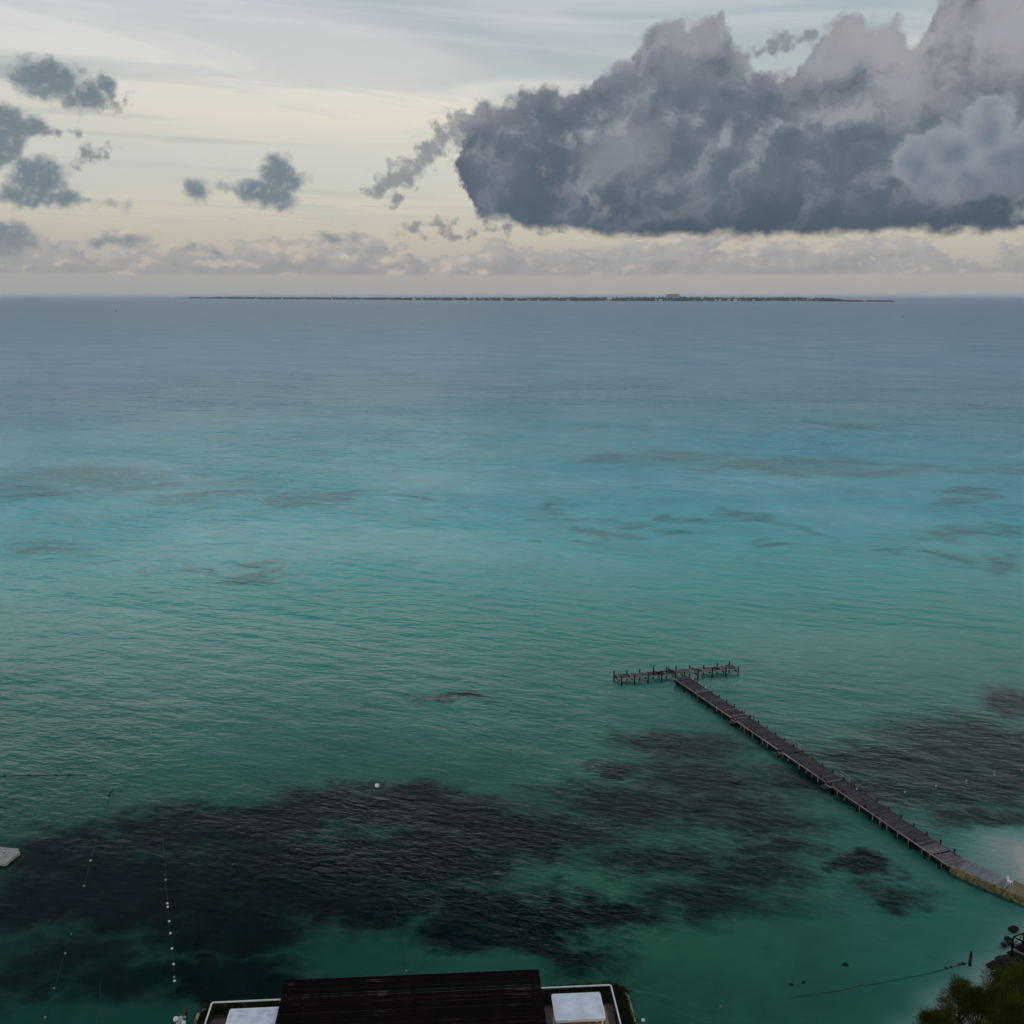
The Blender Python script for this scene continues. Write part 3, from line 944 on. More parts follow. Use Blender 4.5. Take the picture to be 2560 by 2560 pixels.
# boats far out
def boat(px, py, length, dark, label, sail=False):
    p = at(px, py, 0)
    e = empty('motor_boat', p, random.uniform(-0.3, 0.3))
    L = length; Bm = L * 0.3; Hh = L * 0.14
    sec = [(-0.5, 1.0, 0.0), (-0.1, 1.0, 0.0), (0.25, 0.8, 0.03), (0.5, 0.03, 0.1)]
    v, f = [], []
    for (sx, wd_, up) in sec:
        v += [(sx * L, -wd_ * Bm / 2, Hh + up * L), (sx * L * 0.94, -wd_ * Bm * 0.3, -0.1), (sx * L * 0.94, wd_ * Bm * 0.3, -0.1), (sx * L, wd_ * Bm / 2, Hh + up * L)]
    for k in range(3):
        for j in range(3):
            f.append((k * 4 + j, k * 4 + j + 1, k * 4 + 5 + j, k * 4 + 4 + j))
        f.append((k * 4 + 3, k * 4, k * 4 + 4, k * 4 + 7))
    f += [(0, 1, 2, 3), (12, 15, 14, 13)]
    hm = M['hull_dark'] if dark else M['hull_white']
    link('hull', pydata('hull', v, f), hm, e)
    bm = bmesh.new(); add_box(bm, (-0.05 * L, 0, Hh + L * 0.07), (L * 0.36, Bm * 0.62, L * 0.14))
    link('cabin', mesh_of(bm, 'cabin'), hm, e)
    bm = bmesh.new(); add_box(bm, (-0.05 * L, 0, Hh + L * 0.09), (L * 0.365, Bm * 0.63, L * 0.05))
    link('window_band', mesh_of(bm, 'window_band'), M['house_glass'], e)
    if sail:
        link('mast', box_mesh('mast', (L * 0.03, L * 0.03, L * 0.9)), hm, e).location = (0, 0, Hh + L * 0.45)
    tag(e, label, 'boat', 'boats far out on the sea')
boat(1500, 763, 19, False, 'white motor boat on open water below the middle of the island')
boat(1912, 757.5, 20, False, 'white boat close in to the right part of the island shore')
boat(290, 778, 9, True, 'small dark boat far out at the left, off the island tip')
boat(1068, 758, 10, True, 'tiny dark boat just off the island shore left of centre')
boat(2258, 793, 7, True, 'small dark boat with a mast far out at the right', True)

# ------------------------------------------------------------------ pier
DECK = 0.68
L0, L1 = at(1684, 1694, DECK), at(2373, 2164, DECK)
pd = (L1 - L0).normalized()
pn = Vector((-pd.y, pd.x, 0))                    # to the right-hand (far) side
if pn.x < 0: pn = -pn
WID = abs((at(2284, 2066, DECK) - L0).dot(pn))
PLEN = (L1 - L0).length
pier = empty('pier', (L0.x, L0.y, 0), 0)
tag(pier, 'long weathered wooden pier with a T-shaped end standing in the turquoise sea', 'pier')
PI = Vector((L0.x, L0.y, 0))
def loc(o, p, rz=0.0):
    o.location = Vector(p) - PI
    o.rotation_euler = (o.rotation_euler.x, o.rotation_euler.y, rz)
    return o
prz = math.atan2(pn.y, pn.x)
plank_me = [box_mesh('plank', (1, 0.2, 0.05), 0.006) for _ in range(1)][0]
plank_me.materials.append(M['plank'])
pale_me = plank_me.copy(); pale_me.materials.clear(); pale_me.materials.append(M['plank_pale'])
NPL = 214
pitch_ = PLEN / NPL
landings = [0.295, 0.485, 0.655]
for k in range(NPL):
    t = (k + 0.5) / NPL
    if random.random() < 0.012: continue
    jit = random.gauss(0, 0.03)
    pale = t > 0.93 or random.random() < 0.02 + 0.05 * (0.05 < t < 0.25)
    o = bpy.data.objects.new('plank', pale_me if pale else plank_me)
    COL.objects.link(o); o.parent = pier
    wid = WID + random.gauss(0, 0.03)
    o.scale = (wid, pitch_ * 0.84 / 0.2, 1)
    loc(o, L0 + pd * (t * PLEN) + pn * (WID / 2 + jit) + Vector((0, 0, random.gauss(0, 0.012) - 0.025)), prz + random.gauss(0, 0.012))
    o.rotation_euler.y = random.gauss(0, 0.008)
# stringers and edge beams
edge = [0.0, 0.285, 0.305, 0.478, 0.492, 0.648, 0.668, 1.0]
for a, c in zip(edge[:-1], edge[1:]):
    short = c - a < 0.03
    for k in range(1 if short else 3):
        t0 = a + (c - a) * k / (1 if short else 3); t1 = a + (c - a) * (k + 1) / (1 if short else 3)
        dz = -0.25 if short else 0
        o = bar('edge_beam', L0 + pd * (t0 * PLEN + 0.03) - pn * 0.06 + Vector((0, 0, -0.06 + dz)) - PI,
                L0 + pd * (t1 * PLEN - 0.03) - pn * 0.06 + Vector((0, 0, -0.06 + dz)) - PI, 0.09, 0.12, M['beam'], pier)
for sgn, off_ in ((1, WID + 0.06),):
    for k in range(6):
        bar('edge_beam', L0 + pd * (PLEN * (k + 0.005) / 6) + pn * off_ + Vector((0, 0, -0.09)) - PI,
            L0 + pd * (PLEN * (k + 0.995) / 6) + pn * off_ + Vector((0, 0, -0.09)) - PI, 0.08, 0.12, M['pile'], pier)
for off_ in (0.35, WID - 0.35):
    bar('stringer', L0 + pn * off_ + Vector((0, 0, -0.15)) - PI, L1 + pn * off_ + Vector((0, 0, -0.15)) - PI, 0.14, 0.18, M['pile'], pier)
# added dark boards under both sides of the walkway, standing in for its shade
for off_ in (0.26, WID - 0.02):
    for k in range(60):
        bar('shade_board', L0 + pd * (PLEN * (k + 0.04) / 60) + pn * off_ + Vector((0, 0, -0.53 + random.gauss(0, 0.03))) - PI,
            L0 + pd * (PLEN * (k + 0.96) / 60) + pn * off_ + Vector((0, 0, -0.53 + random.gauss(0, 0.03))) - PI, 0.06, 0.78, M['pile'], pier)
# piles, stub posts and pale props
NP = 26
for k in range(NP):
    t = (k + 0.35) / NP
    for side in (0, 1):
        p = L0 + pd * (t * PLEN) + pn * (0.18 if side == 0 else WID - 0.18)
        bm = bmesh.new(); add_tube(bm, (0, 0, -3.2), (0, 0, DECK - 0.08), 0.10, 0.09, 7)
        loc(link('pile', mesh_of(bm, 'pile', True), M['pile'], pier), Vector((p.x, p.y, 0)))
    bm = bmesh.new()
    add_box(bm, (0, 0, 0), (WID + 0.1, 0.14, 0.16))
    c_ = L0 + pd * (t * PLEN + 0.12) + pn * WID / 2
    loc(link('cross_beam', mesh_of(bm, 'cross_beam'), M['pile'], pier), Vector((c_.x, c_.y, DECK - 0.32)), prz)
for k in range(28):
    t = (k + 0.6) / 28.5
    if random.random() < 0.12: continue
    hs = random.uniform(0.22, 0.42)
    p = L0 + pd * (t * PLEN) + pn * (WID + 0.12)
    bm = bmesh.new(); add_tube(bm, (0, 0, -0.6), (0, 0, hs), 0.11, 0.10, 7)
    loc(link('stub_post', mesh_of(bm, 'stub_post', True), M['pile'], pier), Vector((p.x, p.y, DECK)))
    if random.random() < 0.62:
        p = L0 + pd * ((t + 0.012) * PLEN) + pn * 0.12
        bm = bmesh.new(); add_tube(bm, (0, 0, 0), (0, 0, hs * 0.85), 0.10, 0.09, 7)
        loc(link('stub_post', mesh_of(bm, 'stub_post', True), M['pile'], pier), Vector((p.x, p.y, DECK)))
for t in (0.13, 0.22, 0.245, 0.33, 0.345, 0.38, 0.42, 0.44, 0.50, 0.52, 0.56, 0.585, 0.605, 0.625, 0.69, 0.715, 0.76, 0.80, 0.82, 0.84, 0.87, 0.90, 0.935, 0.955, 0.985):
    p = L0 + pd * (t * PLEN) - pn * 0.17
    dl = random.uniform(0.55, 0.95)
    tube_obj('prop', Vector((p.x, p.y, DECK - 0.08)) - PI, Vector((p.x + random.gauss(0, .03), p.y, DECK - dl)) - PI, 0.05, M['pipe'], pier, n=6)
# three lower landings with little handrails
for t in landings:
    c_ = L0 + pd * (t * PLEN) - pn * 0.45
    for k in range(5):
        o = bpy.data.objects.new('landing_board', plank_me); COL.objects.link(o); o.parent = pier
        o.scale = (0.85, 0.8, 1)
        loc(o, c_ + pd * (k - 2) * 0.2 + Vector((0, 0, -0.42)), prz)
    for k in (-1, 1):
        pp = L0 + pd * (t * PLEN + k * 0.62) + pn * 0.02
        tube_obj('landing_post', pp + Vector((0, 0, -1.4)) - PI, pp + Vector((0, 0, 0.42)) - PI, 0.055, M['pile'], pier, n=6)
    a_ = L0 + pd * (t * PLEN - 0.9) + pn * (WID + 0.05); c2 = L0 + pd * (t * PLEN + 1.4) + pn * (WID + 0.05)
    for hz in (0.45, 0.85):
        bar('handrail', a_ + Vector((0, 0, hz)) - PI, c2 + Vector((0, 0, hz)) - PI, 0.06, 0.05, M['pipe'], pier)
    for k in range(3):
        pp = a_.lerp(c2, k / 2)
        bar('rail_post', pp + Vector((0, 0, -0.1)) - PI, pp + Vector((0, 0, 0.82)) - PI, 0.06, 0.06, M['pile'], pier)
# T-shaped head
TF0, TF1 = at(1541, 1695.5, DECK), at(1843, 1671, DECK)
td = (TF1 - TF0).normalized(); tn = Vector((-td.y, td.x, 0))
if tn.y < 0: tn = -tn
TL = (TF1 - TF0).length
TW = abs((at(1690, 1675, DECK) - TF0).dot(tn))
trz = math.atan2(tn.y, tn.x)
NT_ = 84
for k in range(NT_):
    t = (k + 0.5) / NT_
    broken = 0.30 < t < 0.45
    if random.random() < (0.42 if broken else 0.04): continue
    o = bpy.data.objects.new('plank', pale_me if (t > 0.47 or random.random() < 0.55) else plank_me)
    COL.objects.link(o); o.parent = pier
    ln = TW * (random.uniform(0.5, 1.0) if (broken or random.random() < 0.1) else 1) + random.gauss(0, 0.05)
    o.scale = (ln, TL / NT_ * 0.82 / 0.2, 1)
    loc(o, TF0 + td * (t * TL) + tn * (ln / 2 + random.gauss(0, 0.05)) + Vector((0, 0, random.gauss(0, 0.02) - 0.02)), trz + random.gauss(0, 0.04 if broken else 0.02))
    o.rotation_euler.y = random.gauss(0, 0.05 if broken else 0.015)
for off_ in (-0.06, TW + 0.06):
    for a, c in ((0, 0.31), (0.315, 0.46), (0.47, 0.74), (0.745, 1.0)):
        bar('edge_beam', TF0 + td * (a * TL) + tn * off_ + Vector((0, 0, -0.10)) - PI, TF0 + td * (c * TL) + tn * off_ + Vector((0, 0, -0.10)) - PI, 0.10, 0.14,
            M['beam'] if off_ < 0 else M['pile'], pier)
for off_ in (0.4, TW - 0.4):
    bar('stringer', TF0 + tn * off_ + Vector((0, 0, -0.17)) - PI, TF1 + tn * off_ + Vector((0, 0, -0.22)) - PI, 0.18, 0.30, M['pile'], pier)
for k, (t, hb, hf) in enumerate(((0.01, 0.75, 0.2), (0.115, 0.7, 0.25), (0.225, 0.75, 0.3), (0.335, 0.8, 0.5), (0.445, 0.75, 0.5), (0.525, 0.65, 0.35), (0.64, 0.7, 0.5), (0.755, 0.5, 0.55), (0.87, 0.7, 0.5), (0.975, 0.8, 0.5))):
    for side, hz in ((1, hb), (0, hf)):
        p = TF0 + td * ((t + (0.03 if side == 0 else -0.005)) * TL) + tn * (TW + 0.18 if side else -0.2)
        bm = bmesh.new(); add_tube(bm, (random.gauss(0, 0.03), 0, -3.2), (random.gauss(0, 0.05), 0, DECK + hz * 0.8), 0.13, 0.11, 8)
        loc(link('post', mesh_of(bm, 'post', True), M['pile'], pier), Vector((p.x, p.y, 0)))
    c_ = TF0 + td * ((t + 0.012) * TL) + tn * (TW / 2)
    bm = bmesh.new(); add_box(bm, (0, 0, 0), (TW + 0.6, 0.16, 0.2))
    loc(link('cross_beam', mesh_of(bm, 'cross_beam'), M['pile'], pier), Vector((c_.x, c_.y, DECK - 0.36)), trz)
for (t, u0, z0, t2, u1, z1) in ((0.33, TW, 0.1, 0.40, 0.1, 0.05), (0.26, 0.9, 0.25, 0.34, 0.1, 0.0), (0.445, TW + 0.1, 0.25, 0.49, -0.1, -0.1), (0.44, TW * 0.8, 0.45, 0.475, -0.1, 0.3), (0.64, TW, 0.15, 0.70, 0.05, 0.05),
                                (0.33, -0.1, 0.3, 0.385, TW * 0.6, 0.35), (0.92, TW * 0.6, 0.3, 0.965, TW + 0.2, 0.1), (0.80, TW * 0.7, 0.06, 0.84, 0.05, 0.1)):
    bar('loose_timber', TF0 + td * (t * TL) + tn * u0 + Vector((0, 0, z0)) - PI, TF0 + td * (t2 * TL) + tn * u1 + Vector((0, 0, z1)) - PI, 0.12, 0.1, M['pile'], pier)

# birds on the pier
def bird(p, rz, dark, label):
    e = empty('bird', p, rz)
    bm = bmesh.new()
    bmesh.ops.create_icosphere(bm, subdivisions=2, radius=1.0)
    for v_ in bm.verts:
        x, y, z = v_.co
        t = max(0, -x)
        v_.co = Vector((x * 0.24 - 0.08 * t * t, y * 0.10 * (1 - 0.6 * t), z * 0.10 * (1 - 0.5 * t) + 0.22 + x * 0.06))
    link('body', mesh_of(bm, 'body', True), M['bird_dark'] if dark else M['bird_pale'], e)
    bm = bmesh.new()
    add_tube(bm, (0.17, 0, 0.26), (0.22, 0, 0.36), 0.055, 0.04, 7)
    bmesh.ops.create_icosphere(bm, subdivisions=2, radius=0.06, matrix=Matrix.Translation((0.235, 0, 0.385)))
    link('head', mesh_of(bm, 'head', True), M['bird_dark'] if dark else M['bird_pale'], e)
    bm = bmesh.new(); add_tube(bm, (0.285, 0, 0.38), (0.37, 0, 0.36), 0.02, 0.004, 5)
    link('beak', mesh_of(bm, 'beak'), M['beam'], e)
    for s_ in (-1, 1):
        tube_obj('leg', (0.02, s_ * 0.04, 0.14), (0.03, s_ * 0.04, 0.0), 0.01, M['pile'], e, n=5)
    tag(e, label, 'bird', 'birds on the pier')
for t, off_, lab in ((0.035, WID - 0.1, 'pale bird on the pier walkway nearest the T-shaped end'), (0.065, WID - 0.05, 'second pale bird from the T end, on the right edge of the walkway'),
                     (0.10, WID - 0.1, 'third pale bird from the T end, on the right edge of the walkway'), (0.125, WID - 0.02, 'fourth pale bird from the T end, on the right edge of the walkway'),
                     (0.705, WID - 0.35, 'lone pale bird on the walkway just past the landing nearest the shore')):
    p = L0 + pd * (t * PLEN) + pn * off_
    bird(Vector((p.x, p.y, DECK + 0.01)), random.uniform(0, 6.28), False, lab)
p = TF0 + td * (0.33 * TL) + tn * (TW + 0.18)
bird(Vector((p.x, p.y, DECK + 0.64)), 2.4, True, "dark bird perched on a tall post of the pier's T-shaped end")

# ------------------------------------------------------------------ stone groyne carrying the shore end of the pier
GE = [L1, at(2425, 2190, DECK), at(2470, 2209, DECK), at(2520, 2230, DECK), at(2575, 2254, DECK), at(2660, 2288, DECK)]
groyne = empty('groyne', (L1.x, L1.y, 0))
tag(groyne, 'tan stone groyne curving from the shore end of the pier to the right edge', 'groyne')
GI = Vector((L1.x, L1.y, 0))
pts = []
for a, c in zip(GE[:-1], GE[1:]):
    for k in range(8): pts.append(a.lerp(c, k / 8))
pts.append(GE[-1])
v, f = [], []
gw = WID + 0.15
for i, p in enumerate(pts):
    t = (pts[min(i + 1, len(pts) - 1)] - pts[max(i - 1, 0)]).normalized()
    n = Vector((-t.y, t.x, 0))
    if n.dot(pn) < 0: n = -n
    ww = gw + 0.5 * i / len(pts)
    for (o_, z) in ((0.05, -2.6), (0.12, DECK - 0.1), (ww, DECK - 0.1), (ww, -2.6)):
        q = p + n * o_ - GI
        v.append((q.x, q.y, z))
for i in range(len(pts) - 1):
    for j in range(3):
        f.append((i * 4 + j, (i + 1) * 4 + j, (i + 1) * 4 + j + 1, i * 4 + j + 1))
f += [(0, 1, 2, 3), ((len(pts) - 1) * 4 + 3, (len(pts) - 1) * 4 + 2, (len(pts) - 1) * 4 + 1, (len(pts) - 1) * 4)]
link('core', pydata('core', v, f), M['groyne'], groyne)
# facing stones, paving boards and kerb along it
arc = 0.0
blk = [box_mesh('stone', (0.44, 0.16, 0.34), 0.03), box_mesh('stone', (0.30, 0.18, 0.30), 0.04), box_mesh('stone', (0.55, 0.15, 0.32), 0.03)]
for me_ in blk: me_.materials.append(M['groyne'])
pav = box_mesh('paving_board', (1, 0.24, 0.05), 0.006); pav.materials.append(M['paving'])
for i in range(len(pts) - 1):
    a, c = pts[i], pts[i + 1]
    t = (c - a).normalized(); n = Vector((-t.y, t.x, 0))
    if n.dot(pn) < 0: n = -n
    L = (c - a).length
    rz = math.atan2(t.y, t.x)
    nb = max(1, round(L / 0.48))
    for k in range(nb):
        for r_ in range(3):
            pp = a + t * (L * (k + 0.5 + 0.4 * (r_ % 2)) / nb)
            o = bpy.data.objects.new('stone', random.choice(blk)); COL.objects.link(o); o.parent = groyne
            o.location = pp - n * random.uniform(-0.02, 0.06) + n * 0.06 - GI
            o.location.z = 0.02 + r_ * 0.34 + random.gauss(0, 0.015)
            o.rotation_euler = (random.gauss(0, 0.05), random.gauss(0, 0.03), rz + random.gauss(0, 0.05))
            o.scale = (L / nb / 0.46, 1, random.uniform(0.85, 1.05))
    if i < 22:
        npv = max(1, round(L / 0.27))
        for k in range(npv):
            pp = a + t * (L * (k + 0.5) / npv)
            o = bpy.data.objects.new('paving_board', pav); COL.objects.link(o); o.parent = groyne
            ln = gw * random.uniform(0.96, 1.04)
            o.location = pp + n * (0.16 + ln / 2) - GI; o.location.z = DECK - 0.06 + random.gauss(0, 0.01)
            o.rotation_euler = (0, 0, rz + math.pi / 2 + random.gauss(0, 0.015)); o.scale = (ln, L / npv * 0.88 / 0.24, 1)
    if i < 14:
        bar('kerb', a + n * 0.02 + Vector((0, 0, 0.02)) - GI, c + n * 0.02 + Vector((0, 0, 0.02)) - GI, 0.14, 0.1, M['beam'], groyne)
# white plastic chair left at the end of the groyne
cp = at(2524, 2213, DECK - 0.1)
e = empty('plastic_chair', (cp.x, cp.y, DECK - 0.1), 0.6)
tag(e, 'white plastic chair standing on the stone groyne near the right edge', 'chair')
link('seat', box_mesh('seat', (0.46, 0.44, 0.04), 0.01), M['buoy_white'], e).location = (0, 0, 0.43)
bk = link('backrest', box_mesh('backrest', (0.44, 0.04, 0.46), 0.01), M['buoy_white'], e); bk.location = (0, 0.23, 0.68); bk.rotation_euler.x = -0.2
for sx in (-1, 1):
    for sy in (-1, 1):
        tube_obj('leg', (sx * 0.19, sy * 0.18, 0.42), (sx * 0.23, sy * 0.22, 0.0), 0.025, M['buoy_white'], e, n=6)
    tube_obj('armrest', (sx * 0.24, -0.2, 0.62), (sx * 0.24, 0.22, 0.64), 0.025, M['buoy_white'], e, n=6)

# ------------------------------------------------------------------ buoys, float lines, mooring things
def ball(bm, c, r, sq=0.85):
    bmesh.ops.create_uvsphere(bm, u_segments=14, v_segments=10, radius=r, matrix=Matrix.Translation(c) @ Matrix.Diagonal((1, 1, sq, 1)))

def buoy(px, py, r, label, mat='buoy_white', group='single floats on the water'):
    p = at(px, py, 0)
    e = empty('buoy', (p.x, p.y, 0))
    bm = bmesh.new(); ball(bm, (0, 0, r * 0.35), r, 0.95)
    link('float', mesh_of(bm, 'float', True), M[mat], e)
    bm = bmesh.new(); add_tube(bm, (0, 0, r * 1.25), (0, 0, r * 1.42), r * 0.12, r * 0.1, 8)
    link('eyelet', mesh_of(bm, 'eyelet'), M['float_dark'], e)
    tag(e, label, 'buoy', group)
buoy(943, 1966, 0.30, 'large round white mooring buoy at the far edge of the dark seagrass')
buoy(1608, 2552, 0.16, 'small white float on the water right of the terrace corner')
buoy(1802, 2517, 0.11, 'small brownish float on the green water right of the terrace', 'beam')

def float_line(name, pxs, floats, rf, matf, label, rope_r=0.045, zr=-0.02, group='float lines'):
    pts_ = [at(x, y, 0) for x, y in pxs]
    base = pts_[0].copy()
    e = empty(name, base)
    dense = []
    for a, c in zip(pts_[:-1], pts_[1:]):
        n_ = max(2, int((c - a).length / 0.7))
        for k in range(n_):
            q = a.lerp(c, k / n_)
            w = 0.10 * mnoise.noise(q * 0.35)
            dense.append((q.x + w - base.x, q.y + w - base.y, zr + 0.02 * mnoise.noise(q * 0.5)))
    dense.append((pts_[-1].x - base.x, pts_[-1].y - base.y, zr))
    link('rope', rope_mesh('rope', dense, rope_r), M['rope'], e)
    for fl in floats:
        x, y = fl[0], fl[1]
        r = fl[2] if len(fl) > 2 else rf
        mt = fl[3] if len(fl) > 3 else matf
        q = at(x, y, 0) - base
        bm = bmesh.new(); ball(bm, (0, 0, r * 0.3), r, 0.8)
        link('float', mesh_of(bm, 'float', True), M[mt], e).location = (q.x, q.y, 0)
    tag(e, label, 'float line', group)
float_line('float_line', [(402, 1998), (404, 2040), (412, 2150), (419, 2259), (426, 2334), (434, 2411), (438, 2470), (442, 2545)],
           [(403, 2023, 0.06, 'float_dark'), (414, 2200, 0.07), (418.5, 2259), (419.5, 2268), (423, 2304), (426, 2334), (430, 2372), (434, 2411), (435, 2443, 0.085, 'dock_plastic'), (436.5, 2453)],
           0.115, 'buoy_white', 'line of small white floats running towards the camera left of the terrace', 0.018)
float_line('float_line', [(-60, 1940), (100, 1939), (215, 1937.5), (222, 1944)], [(12, 1939.5, .14), (72, 1938.5, .16), (140, 1938.5, .16), (173, 1938, .2), (182, 1938, .12), (212, 1937.5, .1)],
           0.15, 'float_dark', 'dark float line lying level across the water at the left edge', 0.06)
float_line('float_line', [(286, 1964), (272, 1988), (264, 2036), (243, 2096), (226, 2152), (210, 2215)], [(280, 1976, .13), (277, 1982, .13), (273, 1988, .15), (268, 2006, .09), (243, 2096, .10), (226, 2152, .09, 'buoy_white'), (210, 2215, .06, 'buoy_white')],
           0.1, 'float_dark', 'short slanting dark float line above the seagrass at the left', 0.026)
float_line('float_line', [(180, 2326), (163, 2384), (146, 2435), (135, 2471), (120, 2525), (108, 2580)], [(178, 2335, .05, 'buoy_white'), (163, 2384, .1, 'dock_plastic'), (135, 2471, .08, 'dock_plastic'), (113, 2544, .12, 'beam')],
           0.1, 'float_dark', 'thin dark line with sparse floats near the bottom left corner', 0.028)
float_line('float_line', [(252, 2448), (249, 2490), (246, 2545), (244, 2590)], [(246, 2547, .08)], 0.1, 'float_dark', 'short thin dark line at the bottom between the slanting line and the white floats', 0.025)
float_line('float_line', [(985, 2262), (1001, 2340), (1008, 2385), (1017, 2432), (1020, 2460)], [(1016, 2427, .07, 'beam')], 0.1, 'float_dark', 'thin dark line reaching the water behind the middle of the pergola', 0.026)
float_line('float_line', [(2424, 2405), (2380, 2418), (2300, 2438), (2190, 2460), (2150, 2464), (2105, 2476), (2000, 2490), (1975, 2496)],
           [(2408, 2410, .2), (2398, 2412, .16), (2378, 2418, .14), (2366, 2420, .12), (2180, 2462, .09), (2150, 2463, .08)], 0.1, 'float_dark', 'dark rope with floats trailing left from the banded post', 0.032)
float_line('float_line', [(2200, 1990), (2262, 1981), (2340, 1965.5), (2416, 1951.5), (2486, 1938), (2600, 1917)], [(2262, 1981), (2340, 1965.5), (2416, 1951.5), (2486, 1938), (2555, 1925)],
           0.09, 'dock_plastic', 'row of pale floats on dark water beyond the pier at the right', 0.012, -0.08)
# cluster of floats at the bottom edge
cp = at(448, 2562, 0)
e = empty('float_cluster', cp)
tag(e, 'cluster of pale floats with one upright dark red float left of the terrace', 'float cluster')
for (ox, oy, oz, r, mt) in ((0.1, 0.2, 0.25, 0.22, 'dock_plastic'), (-0.32, 0.25, 0.35, 0.24, 'buoy_white'), (0.38, 0.0, 0.2, 0.2, 'buoy_white'), (-0.05, 0.6, 0.2, 0.16, 'buoy_white'), (0.3, 0.55, 0.3, 0.15, 'dock_plastic'), (-0.3, 0.6, 0.42, 0.1, 'float_dark'), (0.0, -0.2, 0.2, 0.22, 'dock_plastic')):
    bm = bmesh.new(); ball(bm, (0, 0, 0), r, 0.9)
    link('float', mesh_of(bm, 'float', True), M[mt], e).location = (ox, oy, oz)
bm = bmesh.new(); bmesh.ops.create_uvsphere(bm, u_segments=14, v_segments=10, radius=0.2, matrix=Matrix.Translation((0.36, 0.72, 0.55)) @ Matrix.Diagonal((0.85, 0.85, 1.8, 1)))
link('marker_float', mesh_of(bm, 'marker_float', True), M['float_red'], e)
# banded post standing in the shallows
pp = at(2425, 2407, 0)
e = empty('marker_post', (pp.x, pp.y, 0))
tag(e, 'short dark mooring post with a reddish band in the shallows at the right', 'post')
tube_obj('shaft', (0, 0, -2.5), (0, 0, 0.62), 0.15, M['pile'], e, 0.14)
tube_obj('band', (0, 0, 0.3), (0.01, 0, 0.78), 0.165, M['post_red'], e, 0.15)
tube_obj('tip', (0.0, 0, 0.74), (0.01, 0, 1.15), 0.12, M['pile'], e, 0.10)

# floating platform of plastic cubes at the left edge
C0 = at(58, 2122, 0.35)
e1 = (at(8, 2163, 0.35) - C0).normalized()
e2 = Vector((-e1.y, e1.x, 0))
if e2.x > 0: e2 = -e2
plat = empty('floating_platform', (C0.x, C0.y, 0), math.atan2(e1.y, e1.x))
tag(plat, 'pale grey floating platform of plastic cubes at the left edge', 'platform')
bm = bmesh.new()
bmesh.ops.create_cube(bm, size=1.0, matrix=Matrix.Diagonal((0.485, 0.485, 0.40, 1)))
bmesh.ops.bevel(bm, geom=bm.edges[:], offset=0.05, segments=2, affect='EDGES')
cube_me = mesh_of(bm, 'float_cube'); cube_me.materials.append(M['dock_plastic'])
sgn = 1 if Vector((-math.sin(plat.rotation_euler.z), math.cos(plat.rotation_euler.z), 0)).dot(e2) > 0 else -1
for i in range(6):
    for j in range(9):
        if i == 0 and j == 0: continue
        o = bpy.data.objects.new('float_cube', cube_me); COL.objects.link(o); o.parent = plat
        o.location = (0.25 + 0.5 * i, sgn * (0.25 + 0.5 * j), 0.15 + random.gauss(0, 0.008))
o = link('cleat', box_mesh('cleat', (0.22, 0.05, 0.05), 0.01), M['float_dark'], plat); o.location = (1.2, sgn * 1.5, 0.38)

# ------------------------------------------------------------------ terrace building at the bottom
ZF = 17.2
ZR = ZF + 1.1
ZP = ZF + 2.8
CR = at(1527, 2461, ZR)
CLc = at(530, 2505, ZR)
ex = (CR - CLc).normalized()
ey = Vector((-ex.y, ex.x, 0))
TWD = (CR - CLc).length
brz = math.atan2(ex.y, ex.x)
def loc_uv(px, py, z):
    p = at(px, py, z) - Vector((CR.x, CR.y, z))
    return p.dot(ex), p.dot(ey)
bld = empty('terrace_building', (CR.x, CR.y, 0), brz)
tag(bld, 'flat-roofed seaside building with a planted rooftop terrace at the bottom edge', 'building')
UL, UR, VF, VB = -TWD - 0.92, 1.12, 0.5, -14.0
def rounded_rect(u0, u1, v0, v1, r, n=7):
    pts_ = []
    for (cx, cy, a0) in ((u1 - r, v1 - r, 0), (u0 + r, v1 - r, 90)):
        for k in range(n + 1):
            a = R(a0 + 90 * k / n)
            pts_.append((cx + r * math.cos(a), cy + r * math.sin(a)))
    pts_ += [(u0, v0), (u1, v0)]
    return pts_
outer = rounded_rect(UL, UR, VB, VF, 0.75)
def prism(name, poly, z0, z1, mat, parent):
    n = len(poly)
    v = [(x, y, z0) for x, y in poly] + [(x, y, z1) for x, y in poly]
    f = [(i, (i + 1) % n, n + (i + 1) % n, n + i) for i in range(n)] + [tuple(range(n, 2 * n)), tuple(range(n - 1, -1, -1))]
    return link(name, pydata(name, v, f), mat, parent)
prism('wall', outer, -1.5, ZF - 0.05, M['stucco'], bld)
# planter rim, soil and floor tiles
def ring(name, o_, i_, z0, z1, mat, parent):
    n = len(o_)
    v = [(x, y, z0) for x, y in o_] + [(x, y, z1) for x, y in o_] + [(x, y, z1) for x, y in i_] + [(x, y, z0) for x, y in i_]
    f = []
    for i in range(n):
        j = (i + 1) % n
        f += [(i, j, n + j, n + i), (n + i, n + j, 2 * n + j, 2 * n + i), (2 * n + i, 2 * n + j, 3 * n + j, 3 * n + i)]
    return link(name, pydata(name, v, f), mat, parent)
ring('planter_rim', outer, rounded_rect(UL + 0.16, UR - 0.16, VB + 0.16, VF - 0.16, 0.60), ZF - 0.06, ZF + 0.42, M['kerb'], bld)
prism('soil', rounded_rect(UL + 0.165, UR - 0.165, VB + 0.165, VF - 0.165, 0.59), ZF - 0.045, ZF + 0.18, M['bark'], bld)
bm = bmesh.new(); add_box(bm, ((-TWD) / 2, (VB - 0.35) / 2, ZF + 0.12), (TWD - 0.1, -VB - 0.6, 0.2))
link('terrace_floor', mesh_of(bm, 'terrace_floor'), M['tile'], bld)
